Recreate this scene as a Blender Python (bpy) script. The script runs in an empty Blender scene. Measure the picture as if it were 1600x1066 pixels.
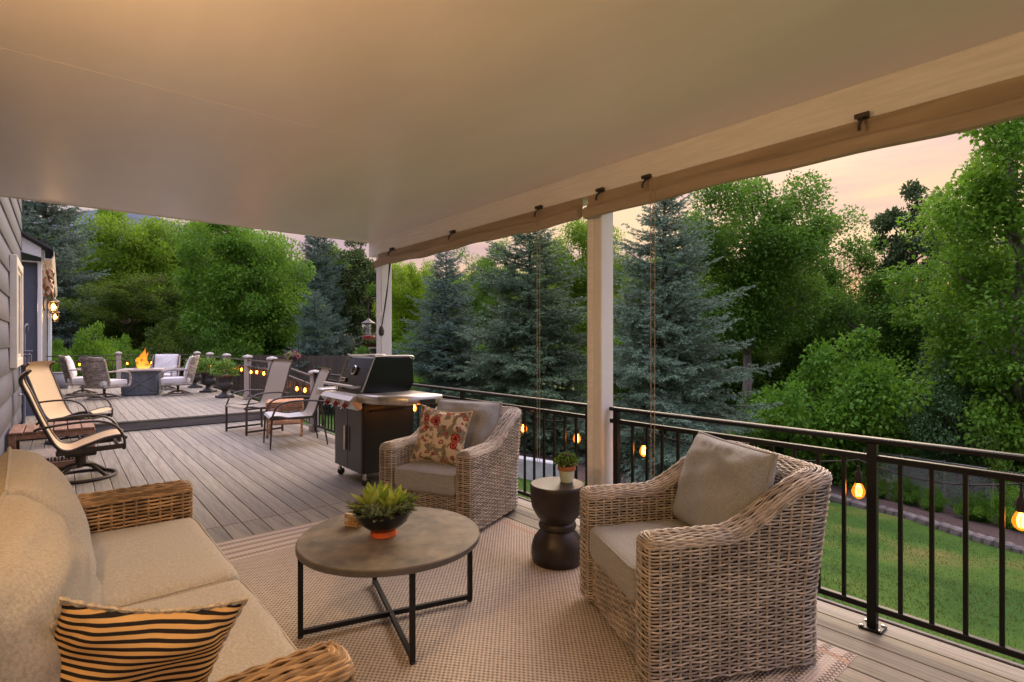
import bpy, math, random
import numpy as np
from math import sin, cos, pi, radians
from mathutils import Matrix, Vector
random.seed(7)
RNG = np.random.default_rng(11)
S = bpy.context.scene
COL = S.collection

# ------------------------------------------------------------------ camera
F, CAMZ, YAW, CX, CY = 840.0, 1.42, radians(40), 800.0, 535.0
cam_data = bpy.data.cameras.new('camera')
cam_data.sensor_width = 36.0
cam_data.lens = F / 1600 * 36
cam_data.shift_y = 2 / 1600
cam_data.clip_start = 0.05
cam_data.clip_end = 4000
cam = bpy.data.objects.new('camera', cam_data)
COL.objects.link(cam)
cam.location = (0, 0, CAMZ)
cam.rotation_euler = (pi / 2, 0, -YAW)
S.camera = cam

# ------------------------------------------------------------------ world: dusk sky
SUN_AZ = radians(62)        # compass-like: angle from +Y towards +X
SUN_EL = radians(24.0)
w = bpy.data.worlds.new('World'); S.world = w; w.use_nodes = True
nt = w.node_tree; nt.nodes.clear()
def wn(t, **k):
    n = nt.nodes.new(t)
    for a, b in k.items(): setattr(n, a, b)
    return n
wo = wn('ShaderNodeOutputWorld'); bg = wn('ShaderNodeBackground')
sky = wn('ShaderNodeTexSky'); sky.sky_type = 'NISHITA'; sky.sun_disc = False
sky.sun_elevation = SUN_EL; sky.sun_rotation = SUN_AZ; sky.air_density = 1.3; sky.dust_density = 3.0; sky.ozone_density = 2.0
tc = wn('ShaderNodeTexCoord')
mp = wn('ShaderNodeMapping'); mp.inputs['Scale'].default_value = (1.0, 1.0, 9.0)
mp.inputs['Rotation'].default_value = (radians(6), radians(-7), 0)
nz = wn('ShaderNodeTexNoise'); nz.inputs['Scale'].default_value = 1.6; nz.inputs['Detail'].default_value = 5.0; nz.inputs['Roughness'].default_value = .55
rp = wn('ShaderNodeValToRGB')
rp.color_ramp.elements[0].position = .38; rp.color_ramp.elements[0].color = (0, 0, 0, 1)
rp.color_ramp.elements[1].position = .56; rp.color_ramp.elements[1].color = (1, 1, 1, 1)
# sunlit side of the sky: dot(direction, sun azimuth)
dp = wn('ShaderNodeVectorMath', operation='DOT_PRODUCT'); dp.inputs[1].default_value = (sin(SUN_AZ), cos(SUN_AZ), 0)
mr = wn('ShaderNodeMapRange'); mr.inputs['From Min'].default_value = .15; mr.inputs['From Max'].default_value = 1.0
cr = wn('ShaderNodeMix', data_type='RGBA')
cr.inputs[6].default_value = (1.35, 1.3, 1.75, 1)      # thin high cloud away from the sunset: lavender
cr.inputs[7].default_value = (2.75, 1.88, 1.12, 1)       # thin high cloud lit by the low sun: peach
cb = wn('ShaderNodeMix', data_type='RGBA')
cb.inputs[6].default_value = (1.2, 1.18, 1.65, 1)
cb.inputs[7].default_value = (1.95, 1.2, 1.2, 1)
mixc = wn('ShaderNodeMix', data_type='RGBA')
mixs = wn('ShaderNodeMix', data_type='RGBA'); mixs.inputs[0].default_value = .985
L = nt.links.new
L(tc.outputs['Generated'], mp.inputs[0]); L(mp.outputs[0], nz.inputs['Vector']); L(nz.outputs[0], rp.inputs[0])
L(tc.outputs['Generated'], dp.inputs[0]); L(dp.outputs['Value'], mr.inputs[0])
# afterglow: gold band low over the sunset side
sz_ = wn('ShaderNodeSeparateXYZ'); L(tc.outputs['Generated'], sz_.inputs[0])
lo_ = wn('ShaderNodeMapRange', interpolation_type='SMOOTHSTEP'); lo_.inputs['From Min'].default_value = .17; lo_.inputs['From Max'].default_value = .03; L(sz_.outputs[2], lo_.inputs[0])
gm_ = wn('ShaderNodeMath', operation='MULTIPLY'); L(lo_.outputs[0], gm_.inputs[0]); L(mr.outputs[0], gm_.inputs[1])
gold = wn('ShaderNodeMix', data_type='RGBA'); gold.inputs[7].default_value = (3.0, 1.45, .45, 1)
L(mr.outputs[0], cr.inputs[0]); L(mr.outputs[0], cb.inputs[0])
L(rp.outputs[0], mixc.inputs[0]); L(cb.outputs[2], mixc.inputs[6]); L(cr.outputs[2], mixc.inputs[7])
L(gm_.outputs[0], gold.inputs[0]); L(mixc.outputs[2], gold.inputs[6])
L(sky.outputs[0], mixs.inputs[6]); L(gold.outputs[2], mixs.inputs[7])
# thin overcast: the sky grows brighter towards the zenith
sx_ = wn('ShaderNodeSeparateXYZ'); L(tc.outputs['Generated'], sx_.inputs[0])
ze = wn('ShaderNodeMapRange', interpolation_type='SMOOTHSTEP'); ze.inputs['From Min'].default_value = .22; ze.inputs['From Max'].default_value = .95
ze.inputs['To Min'].default_value = 1.0; ze.inputs['To Max'].default_value = 6.5; L(sx_.outputs[2], ze.inputs[0])
vs_ = wn('ShaderNodeVectorMath', operation='SCALE'); L(mixs.outputs[2], vs_.inputs[0]); L(ze.outputs[0], vs_.inputs['Scale'])
L(vs_.outputs[0], bg.inputs[0]); bg.inputs[1].default_value = .12
L(bg.outputs[0], wo.inputs[0])

# ------------------------------------------------------------------ sun
sd = bpy.data.lights.new('sun', 'SUN'); sd.energy = 1.5; sd.angle = radians(40); sd.color = (1, .80, .58)
sun = bpy.data.objects.new('sun', sd); COL.objects.link(sun)
sv = Vector((sin(SUN_AZ) * cos(SUN_EL), cos(SUN_AZ) * cos(SUN_EL), sin(SUN_EL)))
sun.rotation_euler = (-sv).to_track_quat('-Z', 'Y').to_euler()

S.view_settings.view_transform = 'Standard'
S.view_settings.look = 'None'
S.view_settings.gamma = 1
S.view_settings.exposure = 1.6
S.cycles.max_bounces = 5; S.cycles.diffuse_bounces = 3; S.cycles.glossy_bounces = 2; S.cycles.transmission_bounces = 3; S.cycles.transparent_max_bounces = 6

# ------------------------------------------------------------------ projection helpers (only for working out real positions)
FW = (sin(YAW), cos(YAW)); RT = (cos(YAW), -sin(YAW))
def at(px, depth):
    a = (px - CX) / F
    return (depth * (FW[0] + a * RT[0]), depth * (FW[1] + a * RT[1]))
def ground_z(x, y):
    x = np.asarray(x, float)
    return np.maximum(-0.9 - .13 * np.maximum(x - 3.3, 0), -3.4)

# ------------------------------------------------------------------ materials
MATS = {}
def new_mat(name):
    m = bpy.data.materials.new(name); m.use_nodes = True
    n = m.node_tree; n.nodes.clear()
    MATS[name] = m
    return m, n
def nd(n, t, **k):
    x = n.nodes.new(t)
    for a, b in k.items():
        if a.startswith('i_'): x.inputs[a[2:].replace('_', ' ')].default_value = b
        else: setattr(x, a, b)
    return x
def surf(name, col, rough=.6, var=.25, scale=6, stretch=(1, 1, 1), bump=0, bscale=None, metal=0, spec=.5, col2=None,
         objrand=0, sheen=0, attr=0, detail=4, coat=0, coords='Object'):
    """principled surface: noise-varied colour, fine relief"""
    m, n = new_mat(name)
    out = nd(n, 'ShaderNodeOutputMaterial'); b = nd(n, 'ShaderNodeBsdfPrincipled')
    b.inputs['Roughness'].default_value = rough; b.inputs['Metallic'].default_value = metal
    b.inputs['Specular IOR Level'].default_value = spec
    if sheen: b.inputs['Sheen Weight'].default_value = sheen
    if coat: b.inputs['Coat Weight'].default_value = coat
    t = nd(n, 'ShaderNodeTexCoord'); mpn = nd(n, 'ShaderNodeMapping'); mpn.inputs['Scale'].default_value = stretch
    n.links.new(t.outputs[coords], mpn.inputs[0])
    ns = nd(n, 'ShaderNodeTexNoise', i_Scale=scale, i_Detail=detail, i_Roughness=.6)
    n.links.new(mpn.outputs[0], ns.inputs['Vector'])
    c2 = col2 or tuple(max(0, c * (1 - var * 1.3)) for c in col)
    c1 = col if col2 else tuple(min(1, c * (1 + var)) for c in col)
    mx = nd(n, 'ShaderNodeMix', data_type='RGBA'); mx.inputs[6].default_value = (*c2, 1); mx.inputs[7].default_value = (*c1, 1)
    rm = nd(n, 'ShaderNodeMapRange'); rm.inputs['From Min'].default_value = .3; rm.inputs['From Max'].default_value = .7
    n.links.new(ns.outputs[0], rm.inputs[0]); n.links.new(rm.outputs[0], mx.inputs[0])
    colo = mx.outputs[2]
    def scaleby(src, lo, hi, colo):
        r = nd(n, 'ShaderNodeMapRange'); r.inputs['To Min'].default_value = lo; r.inputs['To Max'].default_value = hi
        n.links.new(src, r.inputs[0])
        v = nd(n, 'ShaderNodeVectorMath', operation='SCALE'); n.links.new(colo, v.inputs[0]); n.links.new(r.outputs[0], v.inputs['Scale'])
        return v.outputs[0]
    if objrand:
        oi = nd(n, 'ShaderNodeObjectInfo'); colo = scaleby(oi.outputs['Random'], 1 - objrand, 1 + objrand, colo)
    if attr:
        av = nd(n, 'ShaderNodeAttribute', attribute_name='tint'); colo = scaleby(av.outputs['Fac'], 1 - attr, 1 + attr, colo)
    n.links.new(colo, b.inputs['Base Color'])
    if bump:
        nb = nd(n, 'ShaderNodeTexNoise', i_Scale=bscale or scale * 4, i_Detail=5, i_Roughness=.65)
        n.links.new(mpn.outputs[0], nb.inputs['Vector'])
        bp = nd(n, 'ShaderNodeBump', i_Strength=bump, i_Distance=.01); n.links.new(nb.outputs[0], bp.inputs['Height'])
        n.links.new(bp.outputs[0], b.inputs['Normal'])
    n.links.new(b.outputs[0], out.inputs[0])
    return m
def emit(name, col, strength):
    m, n = new_mat(name); out = nd(n, 'ShaderNodeOutputMaterial'); e = nd(n, 'ShaderNodeEmission')
    e.inputs[0].default_value = (*col, 1); e.inputs[1].default_value = strength; n.links.new(e.outputs[0], out.inputs[0]); return m
def clear_glass(name, tint=(1, 1, 1), gloss=.12):
    m, n = new_mat(name); out = nd(n, 'ShaderNodeOutputMaterial')
    tr = nd(n, 'ShaderNodeBsdfTransparent'); tr.inputs[0].default_value = (*tint, 1)
    gl = nd(n, 'ShaderNodeBsdfGlossy'); gl.inputs['Roughness'].default_value = .05
    mx = nd(n, 'ShaderNodeMixShader'); mx.inputs[0].default_value = gloss
    n.links.new(tr.outputs[0], mx.inputs[1]); n.links.new(gl.outputs[0], mx.inputs[2]); n.links.new(mx.outputs[0], out.inputs[0]); return m
def leafmat(name, col, col2, transl=.35, rough=.55, tip=None):
    """foliage: colour between two greens by leaf, times the tree's own object colour; light passes through"""
    m, n = new_mat(name); out = nd(n, 'ShaderNodeOutputMaterial')
    av = nd(n, 'ShaderNodeAttribute', attribute_name='tint'); oi = nd(n, 'ShaderNodeObjectInfo')
    mx = nd(n, 'ShaderNodeMix', data_type='RGBA'); mx.inputs[6].default_value = (*col, 1); mx.inputs[7].default_value = (*col2, 1)
    n.links.new(av.outputs['Fac'], mx.inputs[0])
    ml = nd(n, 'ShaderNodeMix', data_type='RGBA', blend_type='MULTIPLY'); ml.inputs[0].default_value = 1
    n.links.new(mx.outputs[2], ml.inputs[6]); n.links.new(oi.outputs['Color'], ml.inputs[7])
    b = nd(n, 'ShaderNodeBsdfPrincipled'); b.inputs['Roughness'].default_value = rough; b.inputs['Specular IOR Level'].default_value = .25
    n.links.new(ml.outputs[2], b.inputs['Base Color'])
    if transl:
        tl = nd(n, 'ShaderNodeBsdfTranslucent'); n.links.new(ml.outputs[2], tl.inputs[0])
        ms = nd(n, 'ShaderNodeMixShader'); ms.inputs[0].default_value = transl
        n.links.new(b.outputs[0], ms.inputs[1]); n.links.new(tl.outputs[0], ms.inputs[2]); n.links.new(ms.outputs[0], out.inputs[0])
    else: n.links.new(b.outputs[0], out.inputs[0])
    return m

M = {}
M['deck'] = surf('deck_composite', (.212, .190, .145), .62, .28, 3, (14, .7, 8), .25, 9, objrand=.18)
M['deck_dark'] = surf('deck_riser', (.115, .105, .10), .6, .2, 3, (1, 9, 9), .2)
M['under'] = surf('deck_joist', (.03, .026, .022), .9, .2)
M['ceil'] = surf('ceiling_paint', (.88, .84, .83), .30, .05, 1.6, (1, .35, 1), .04, 5, spec=.4)
M['white'] = surf('white_paint', (.76, .74, .72), .5, .06, 5, (1, 1, .3), .12, 30)
M['beam'] = surf('beam_paint', (.84, .82, .81), .55, .07, 6, (8, .6, 8), .25, 12)
M['shade'] = surf('shade_canvas', (.40, .31, .225), .85, .15, 6, (1, .3, 3), .2, 30)
M['blackmetal'] = surf('black_metal', (.008, .008, .008), .45, .3, 12, spec=.3)
M['siding'] = surf('siding_paint', (.085, .09, .125), .6, .08, 3, (1, .4, 6), .15, 14, objrand=.05)
M['trimgrey'] = surf('trim_grey', (.095, .098, .13), .6, .1)
M['cream'] = surf('cream_trim', (.62, .56, .46), .5, .08)
M['glass'] = surf('window_glass', (.03, .035, .04), .06, .1, spec=.8)
M['roof'] = surf('shingle', (.06, .055, .055), .9, .3, 14, bump=.5)
M['postgrey'] = surf('post_grey', (.33, .29, .26), .65, .15, 5, (3, 3, .6), .2)
M['wicker'] = surf('grey_wicker', (.41, .355, .30), .55, .2, 9, attr=.30, bump=.15, bscale=60)
M['wickerwarm'] = surf('warmlit_brown_wicker', (.33, .215, .115), .5, .35, 9, attr=.45, bump=.15, bscale=60)  # slightly browner weave, plus warm light painted into the colour
M['wickerfar'] = surf('taupe_wicker', (.30, .255, .215), .55, .35, 14, attr=.35)
M['liner'] = surf('wicker_core', (.045, .034, .025), .9, .3)
M['wickerorange'] = surf('honey_wicker', (.34, .16, .07), .5, .35, 18, attr=.35)
def fabric(name, c, k=.16):
    m = surf(name, c, .95, k, 120, (1, 1, 1), .5, 420, sheen=.25, spec=.15, detail=2)
    return m
M['cushgrey'] = fabric('taupe_cushion', (.33, .33, .335))
M['cushback'] = fabric('grey_cushion', (.33, .345, .37))
M['cushsofa'] = fabric('oatmeal_cushion', (.48, .445, .41))
M['cushwhite'] = fabric('pale_cushion', (.58, .55, .55), .06)
M['sling'] = surf('tan_sling', (.50, .36, .20), .7, .12, 90, bump=.3, bscale=300)
M['slingtaupe'] = surf('taupe_sling', (.29, .235, .17), .7, .12, 90, bump=.3, bscale=300)
M['slinggrey'] = surf('grey_sling', (.42, .40, .38), .6, .1, 90, bump=.3, bscale=300)
M['bronze'] = surf('bronze_metal', (.045, .033, .026), .45, .3, 12)
M['tablestone'] = surf('slate_top', (.245, .205, .16), .55, .3, 7, detail=9, bump=.12, bscale=30, col2=(.075, .07, .06), spec=.3)
M['tableedge'] = surf('slate_edge', (.11, .10, .09), .5, .2)
M['stool'] = surf('espresso_wood', (.022, .014, .012), .42, .3, 8)
M['teak'] = surf('brown_slats', (.23, .125, .075), .55, .3, 4, (6, 1, 6), .2)
M['grillblack'] = surf('black_enamel', (.004, .004, .005), .20, .2, spec=.3)
M['grillside'] = surf('black_panel', (.008, .008, .008), .35, .2)
M['grilldoor'] = surf('graphite_panel', (.055, .053, .052), .40, .12, metal=.3)
M['steel'] = surf('brushed_steel', (.55, .52, .48), .33, .12, 4, (1, 12, 12), metal=.85)
M['knobred'] = surf('red_knob', (.28, .012, .012), .25, .2)
M['chrome'] = surf('chrome', (.75, .73, .7), .15, .05, metal=1)
M['rubber'] = surf('black_rubber', (.015, .015, .015), .6, .2)
M['firebox'] = surf('slate_blue_panel', (.075, .083, .095), .55, .2, 4, (4, 4, .8), .2)
M['urn'] = surf('iron_urn', (.028, .026, .027), .55, .4, 12, bump=.3)
M['rust'] = surf('rusty_rim', (.12, .06, .035), .7, .4, 12)
M['soil'] = surf('soil', (.035, .024, .016), .95, .4, 40, bump=.6)
M['terracotta'] = surf('terracotta', (.40, .155, .07), .75, .2, 14)
M['mintglaze'] = surf('pale_green_glaze', (.52, .60, .50), .5, .08, 8)
M['bowlblack'] = surf('black_bowl', (.010, .011, .014), .22, .3, 6)
M['orange'] = surf('orange_foot', (.62, .115, .018), .5, .15, 8)
M['wood'] = surf('split_wood', (.42, .27, .15), .7, .35, 9, (1, 6, 6), .2)
M['lawn'] = None
M['mulch'] = surf('bark_mulch', (.06, .032, .022), .95, .5, 22, bump=.8, bscale=40)
M['stone'] = surf('edging_stone', (.13, .105, .09), .9, .3, 7, bump=.5, objrand=.2)
M['concrete'] = surf('concrete', (.36, .35, .33), .9, .15, 5, bump=.2)
M['bark'] = surf('grey_bark', (.20, .165, .135), .9, .4, 6, (3, 3, .6), .7, 18)
M['barkdark'] = surf('dark_bark', (.06, .048, .038), .95, .4, 6, (3, 3, .6), .7, 18)
M['fencewood'] = surf('fence_boards', (.055, .037, .027), .85, .3, 5, (3, 3, .5), .3, objrand=.2)
M['hill'] = surf('hazy_hill_forest', (.075, .095, .115), 1, .25, .02)  # blue-grey base carries the distance haze in its colour
M['leaf'] = leafmat('leaf', (.062, .155, .016), (.165, .295, .030), .5)
M['needle'] = leafmat('needle', (.078, .112, .086), (.205, .265, .215), .15, .6)
M['needlegreen'] = leafmat('needle_green', (.05, .085, .028), (.11, .155, .055), .2, .6)
M['succulent'] = leafmat('succulent_leaf', (.17, .27, .035), (.45, .50, .11), .2, .35)
M['sedum'] = leafmat('sedum_leaf', (.07, .12, .045), (.22, .27, .13), .15, .5)
M['sage'] = leafmat('rosette_leaf', (.13, .20, .13), (.30, .37, .28), .1, .5)
M['plum'] = surf('plum_leaf', (.035, .012, .02), .4, .3)
M['boxwood'] = leafmat('box_leaf', (.06, .14, .02), (.22, .36, .06), .2, .45)
M['filament'] = emit('filament', (1, .42, .07), 22)
M['bulbglass'] = clear_glass('amber_bulb_glass', (1, .55, .18), .10)
_n = M['bulbglass'].node_tree; _e = nd(_n, 'ShaderNodeEmission'); _e.inputs[0].default_value = (1, .30, .02, 1); _e.inputs[1].default_value = .25
_a = nd(_n, 'ShaderNodeAddShader'); _o = [x for x in _n.nodes if x.type == 'OUTPUT_MATERIAL'][0]; _m = [x for x in _n.nodes if x.type == 'MIX_SHADER'][0]
_n.links.new(_m.outputs[0], _a.inputs[0]); _n.links.new(_e.outputs[0], _a.inputs[1]); _n.links.new(_a.outputs[0], _o.inputs[0])
M['lampglass'] = clear_glass('lantern_glass', (1, .85, .6), .12)
M['lampglow'] = emit('lantern_flame', (1, .40, .07), 9)
M['feederglass'] = clear_glass('feeder_glass', (.8, .9, .95), .25)
M['green'] = surf('green_metal_roof', (.02, .12, .08), .5, .1)
M['housefar'] = surf('tan_wall', (.32, .24, .15), .8, .15)
M['brick'] = surf('red_brown_wall', (.16, .06, .035), .85, .25)
M['flower'] = surf('magenta_petal', (.45, .04, .16), .6, .3)
M['redfeeder'] = surf('red_base', (.25, .05, .04), .5, .2)
M['whitepvc'] = surf('white_pvc', (.66, .64, .62), .4, .06)
M['greybox'] = surf('grey_planter', (.22, .22, .235), .7, .1)
M['oranged'] = surf('lamplit_ornament', (.30, .13, .05), .5, .5, 16)  # orange of the lantern light is painted into this colour

# ------------------------------------------------------------------ mesh building
class MB:
    def __init__(s): s.v = []; s.f = []; s.t = []; s.n = 0
    def add(s, verts, faces, tint=None):
        verts = np.asarray(verts, float).reshape(-1, 3)
        s.v.append(verts); s.f += [tuple(int(i) + s.n for i in f) for f in faces]
        s.t.append(np.full(len(verts), random.random() if tint is None else tint)); s.n += len(verts)
        return s
    def box(s, c, d, bev=0.0, rz=0.0, mat=None):
        c = np.array(c, float); h = np.array(d, float) / 2
        b = min(bev, h.min() * .9)
        if b <= 0:
            vs = np.array([[x, y, z] for x in (-1, 1) for y in (-1, 1) for z in (-1, 1)]) * h
            fs = [(0, 1, 3, 2), (4, 6, 7, 5), (0, 4, 5, 1), (2, 3, 7, 6), (0, 2, 6, 4), (1, 5, 7, 3)]
        else:
            vs = []; idx = {}
            for x in (-1, 1):
                for y in (-1, 1):
                    for z in (-1, 1):
                        sg = np.array([x, y, z])
                        for a in range(3):
                            p = sg * (h - b); p[a] = sg[a] * h[a]
                            idx[(x, y, z, a)] = len(vs); vs.append(p)
            fs = []
            for a in range(3):
                o = [i for i in range(3) if i != a]
                for sg in (-1, 1):
                    q = []
                    for (u, v) in ((-1, -1), (1, -1), (1, 1), (-1, 1)):
                        k = [0, 0, 0]; k[a] = sg; k[o[0]] = u; k[o[1]] = v; q.append(idx[(*k, a)])
                    fs.append(tuple(q))
            for a in range(3):
                o = [i for i in range(3) if i != a]
                for u in (-1, 1):
                    for v in (-1, 1):
                        k0 = [0, 0, 0]; k0[a] = -1; k0[o[0]] = u; k0[o[1]] = v
                        k1 = list(k0); k1[a] = 1
                        fs.append((idx[(*k0, o[0])], idx[(*k1, o[0])], idx[(*k1, o[1])], idx[(*k0, o[1])]))
            for x in (-1, 1):
                for y in (-1, 1):
                    for z in (-1, 1): fs.append(tuple(idx[(x, y, z, a)] for a in range(3)))
            vs = np.array(vs)
        vs = np.array(vs, float)
        if rz:
            R = np.array([[cos(rz), -sin(rz), 0], [sin(rz), cos(rz), 0], [0, 0, 1]]); vs = vs @ R.T
        if mat is not None:
            m = np.array(mat)[:3, :3]; vs = vs @ m.T
        return s.add(vs + c, fs)
    def beam(s, p, q, wd, ht, bev=0.0, up=(0, 0, 1)):
        p = np.array(p, float); q = np.array(q, float); d = q - p; ln = np.linalg.norm(d); d /= ln
        u = np.array(up, float)
        if abs(d @ u) > .98: u = np.array((1., 0, 0))
        r = np.cross(d, u); r /= np.linalg.norm(r); u = np.cross(r, d)
        return s.box((p + q) / 2, (wd, ln, ht), bev, mat=np.stack([r, d, u], 1))
    def tube(s, pts, r, n=8, cap=True, flat=None, tint=None):
        P = np.asarray(pts, float); k = len(P); r = np.broadcast_to(np.asarray(r, float), (k,))
        T = np.gradient(P, axis=0); T /= np.linalg.norm(T, axis=1)[:, None] + 1e-9
        ref = np.array((0, 0, 1.)) if abs(T[0][2]) < .9 else np.array((1., 0, 0))
        N = []; prev = ref
        for t in T:
            x = prev - t * (prev @ t)
            if np.linalg.norm(x) < 1e-4: x = np.cross(t, (.3, .5, .8))
            x /= np.linalg.norm(x); N.append(x); prev = x
        N = np.array(N); B = np.cross(T, N)
        a = np.arange(n) * 2 * pi / n
        fl = flat or 1.0
        V = P[:, None] + r[:, None, None] * (fl * np.cos(a)[None, :, None] * N[:, None] + np.sin(a)[None, :, None] * B[:, None])
        fs = [(i * n + j, i * n + (j + 1) % n, (i + 1) * n + (j + 1) % n, (i + 1) * n + j) for i in range(k - 1) for j in range(n)]
        if cap: fs += [tuple(range(n - 1, -1, -1)), tuple((k - 1) * n + j for j in range(n))]
        return s.add(V.reshape(-1, 3), fs, tint)
    def lathe(s, prof, c=(0, 0, 0), n=32, cap=True, tint=None, sx=1, sy=1):
        a = np.arange(n) * 2 * pi / n; P = np.asarray(prof, float); k = len(P)
        V = np.stack([np.outer(P[:, 0], np.cos(a)) * sx, np.outer(P[:, 0], np.sin(a)) * sy, np.repeat(P[:, 1][:, None], n, 1)], 2) + np.array(c)
        fs = [(i * n + j, i * n + (j + 1) % n, (i + 1) * n + (j + 1) % n, (i + 1) * n + j) for i in range(k - 1) for j in range(n)]
        if cap:
            if P[0, 0] > 1e-4: fs.append(tuple(range(n - 1, -1, -1)))
            if P[-1, 0] > 1e-4: fs.append(tuple((k - 1) * n + j for j in range(n)))
        return s.add(V.reshape(-1, 3), fs, tint)
    def grid(s, V, close_u=False, close_v=False, tint=None):
        V = np.asarray(V, float); a, b = V.shape[:2]
        fs = []
        for i in range(a if close_u else a - 1):
            for j in range(b if close_v else b - 1):
                fs.append((i * b + j, i * b + (j + 1) % b, ((i + 1) % a) * b + (j + 1) % b, ((i + 1) % a) * b + j))
        return s.add(V.reshape(-1, 3), fs, tint)
    def prism(s, poly, axis, lo, hi):
        """poly: 2-D outline in the two other axes, extruded along axis"""
        o = [i for i in range(3) if i != axis]; n = len(poly); V = np.zeros((2 * n, 3))
        for k, h in enumerate((lo, hi)):
            V[k * n:(k + 1) * n, o[0]] = [p[0] for p in poly]; V[k * n:(k + 1) * n, o[1]] = [p[1] for p in poly]; V[k * n:(k + 1) * n, axis] = h
        fs = [tuple(range(n - 1, -1, -1)), tuple(range(n, 2 * n))] + [(i, (i + 1) % n, n + (i + 1) % n, n + i) for i in range(n)]
        return s.add(V, fs)
    def mesh(s, name, smooth=True):
        V = np.concatenate(s.v) if s.v else np.zeros((0, 3))
        return fast_mesh(name, V, s.f, np.concatenate(s.t), smooth)
    def build(s, name, mat, parent=None, smooth=True, loc=None, **k):
        o = bpy.data.objects.new(name, s.mesh(name, smooth)); COL.objects.link(o)
        o.data.materials.append(M[mat] if isinstance(mat, str) else mat)
        if parent is not None: o.parent = parent
        if loc is not None: o.location = loc
        for a, b in k.items(): o[a] = b
        return o
def fast_mesh(name, V, faces, tint=None, smooth=True):
    me = bpy.data.meshes.new(name); V = np.asarray(V, np.float32)
    if isinstance(faces, np.ndarray):
        k = faces.shape[1]; lt = np.full(len(faces), k, np.int32); li = faces.astype(np.int32).ravel()
    else:
        lt = np.array([len(f) for f in faces], np.int32); li = np.fromiter((i for f in faces for i in f), np.int32)
    me.vertices.add(len(V)); me.vertices.foreach_set('co', V.ravel())
    me.loops.add(len(li)); me.loops.foreach_set('vertex_index', li)
    me.polygons.add(len(lt)); ls = np.zeros(len(lt), np.int32); ls[1:] = np.cumsum(lt)[:-1]
    me.polygons.foreach_set('loop_start', ls); me.polygons.foreach_set('loop_total', lt)
    if tint is not None:
        at_ = me.attributes.new('tint', 'FLOAT', 'POINT'); at_.data.foreach_set('value', np.asarray(tint, np.float32))
    me.update(calc_edges=True); me.validate()
    if smooth:
        me.polygons.foreach_set('use_smooth', np.ones(len(me.polygons), bool))
        me.set_sharp_from_angle(angle=radians(38))
    return me
def thing(name, label, cat, loc=(0, 0, 0), rz=0.0, group=None):
    o = bpy.data.objects.new(name, None); COL.objects.link(o); o.location = loc; o.rotation_euler = (0, 0, rz)
    o.empty_display_size = .1
    return tag(o, label, cat, group)
def tag(o, label, cat, group=None):
    o['label'] = label; o['category'] = cat
    if group: o['group'] = group
    return o
def struct(o): o['kind'] = 'structure'; return o
def dup(src, loc, rz, label=None, scale=None):
    r = src.copy(); COL.objects.link(r); r.location = loc; r.rotation_euler = (0, 0, rz)
    if label: r['label'] = label
    if scale: r.scale = scale
    for ch in list(src.children):
        c = ch.copy(); COL.objects.link(c); c.parent = r
        for g in list(ch.children):
            d = g.copy(); COL.objects.link(d); d.parent = c
    return r
def sm(a, b, x):
    t = np.clip((np.asarray(x, float) - a) / (b - a), 0, 1); return t * t * (3 - 2 * t)
def bez(p, n=20):
    """Catmull-Rom through points"""
    p = np.asarray(p, float); q = np.vstack([2 * p[0] - p[1], p, 2 * p[-1] - p[-2]]); out = []
    m = max(2, n // (len(p) - 1))
    for i in range(len(p) - 1):
        t = np.linspace(0, 1, m, endpoint=False)[:, None]; a, b, c, d = q[i:i + 4]
        out.append(.5 * ((2 * b) + (c - a) * t + (2 * a - 5 * b + 4 * c - d) * t ** 2 + (3 * b - a - 3 * c + d) * t ** 3))
    return np.vstack(out + [p[-1:]])
# ================================================================== GROUND
def make_lawn():
    m, n = new_mat('lawn_turf'); out = nd(n, 'ShaderNodeOutputMaterial'); b = nd(n, 'ShaderNodeBsdfPrincipled', i_Roughness=.9)
    b.inputs['Specular IOR Level'].default_value = .1
    t = nd(n, 'ShaderNodeTexCoord')
    n1 = nd(n, 'ShaderNodeTexNoise', i_Scale=.55, i_Detail=3); n2 = nd(n, 'ShaderNodeTexNoise', i_Scale=60, i_Detail=3)
    r1 = nd(n, 'ShaderNodeValToRGB'); e = r1.color_ramp.elements
    e[0].position = .36; e[0].color = (.030, .072, .010, 1); e[1].position = .66; e[1].color = (.15, .125, .035, 1)
    k = r1.color_ramp.elements.new(.5); k.color = (.055, .105, .014, 1)
    mx = nd(n, 'ShaderNodeMix', data_type='RGBA', blend_type='OVERLAY'); mx.inputs[0].default_value = .55
    n.links.new(t.outputs['Object'], n1.inputs[0]); n.links.new(t.outputs['Object'], n2.inputs[0])
    n.links.new(n1.outputs[0], r1.inputs[0]); n.links.new(r1.outputs[0], mx.inputs[6]); n.links.new(n2.outputs[0], mx.inputs[7])
    bp = nd(n, 'ShaderNodeBump', i_Strength=.7, i_Distance=.03); n.links.new(n2.outputs[0], bp.inputs['Height'])
    n.links.new(mx.outputs[2], b.inputs['Base Color']); n.links.new(bp.outputs[0], b.inputs['Normal']); n.links.new(b.outputs[0], out.inputs[0])
    return m
M['lawn'] = make_lawn()
xs = np.concatenate([[-1500, -300, -80, -20], np.linspace(-8, 40, 97), [80, 300, 1500]])
ys = np.concatenate([[-1500, -300, -60], np.linspace(-20, 50, 71), [100, 300, 1500]])
gx, gy = np.meshgrid(xs, ys, indexing='ij')
gz = ground_z(gx, gy) + np.where((gx > 3.6) & (gx < 40), .035 * np.sin(gx * 1.7 + gy * .6) * np.sin(gy * 1.1), 0)
struct(MB().grid(np.stack([gx, gy, gz], 2)).build('ground', 'lawn'))
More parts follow.
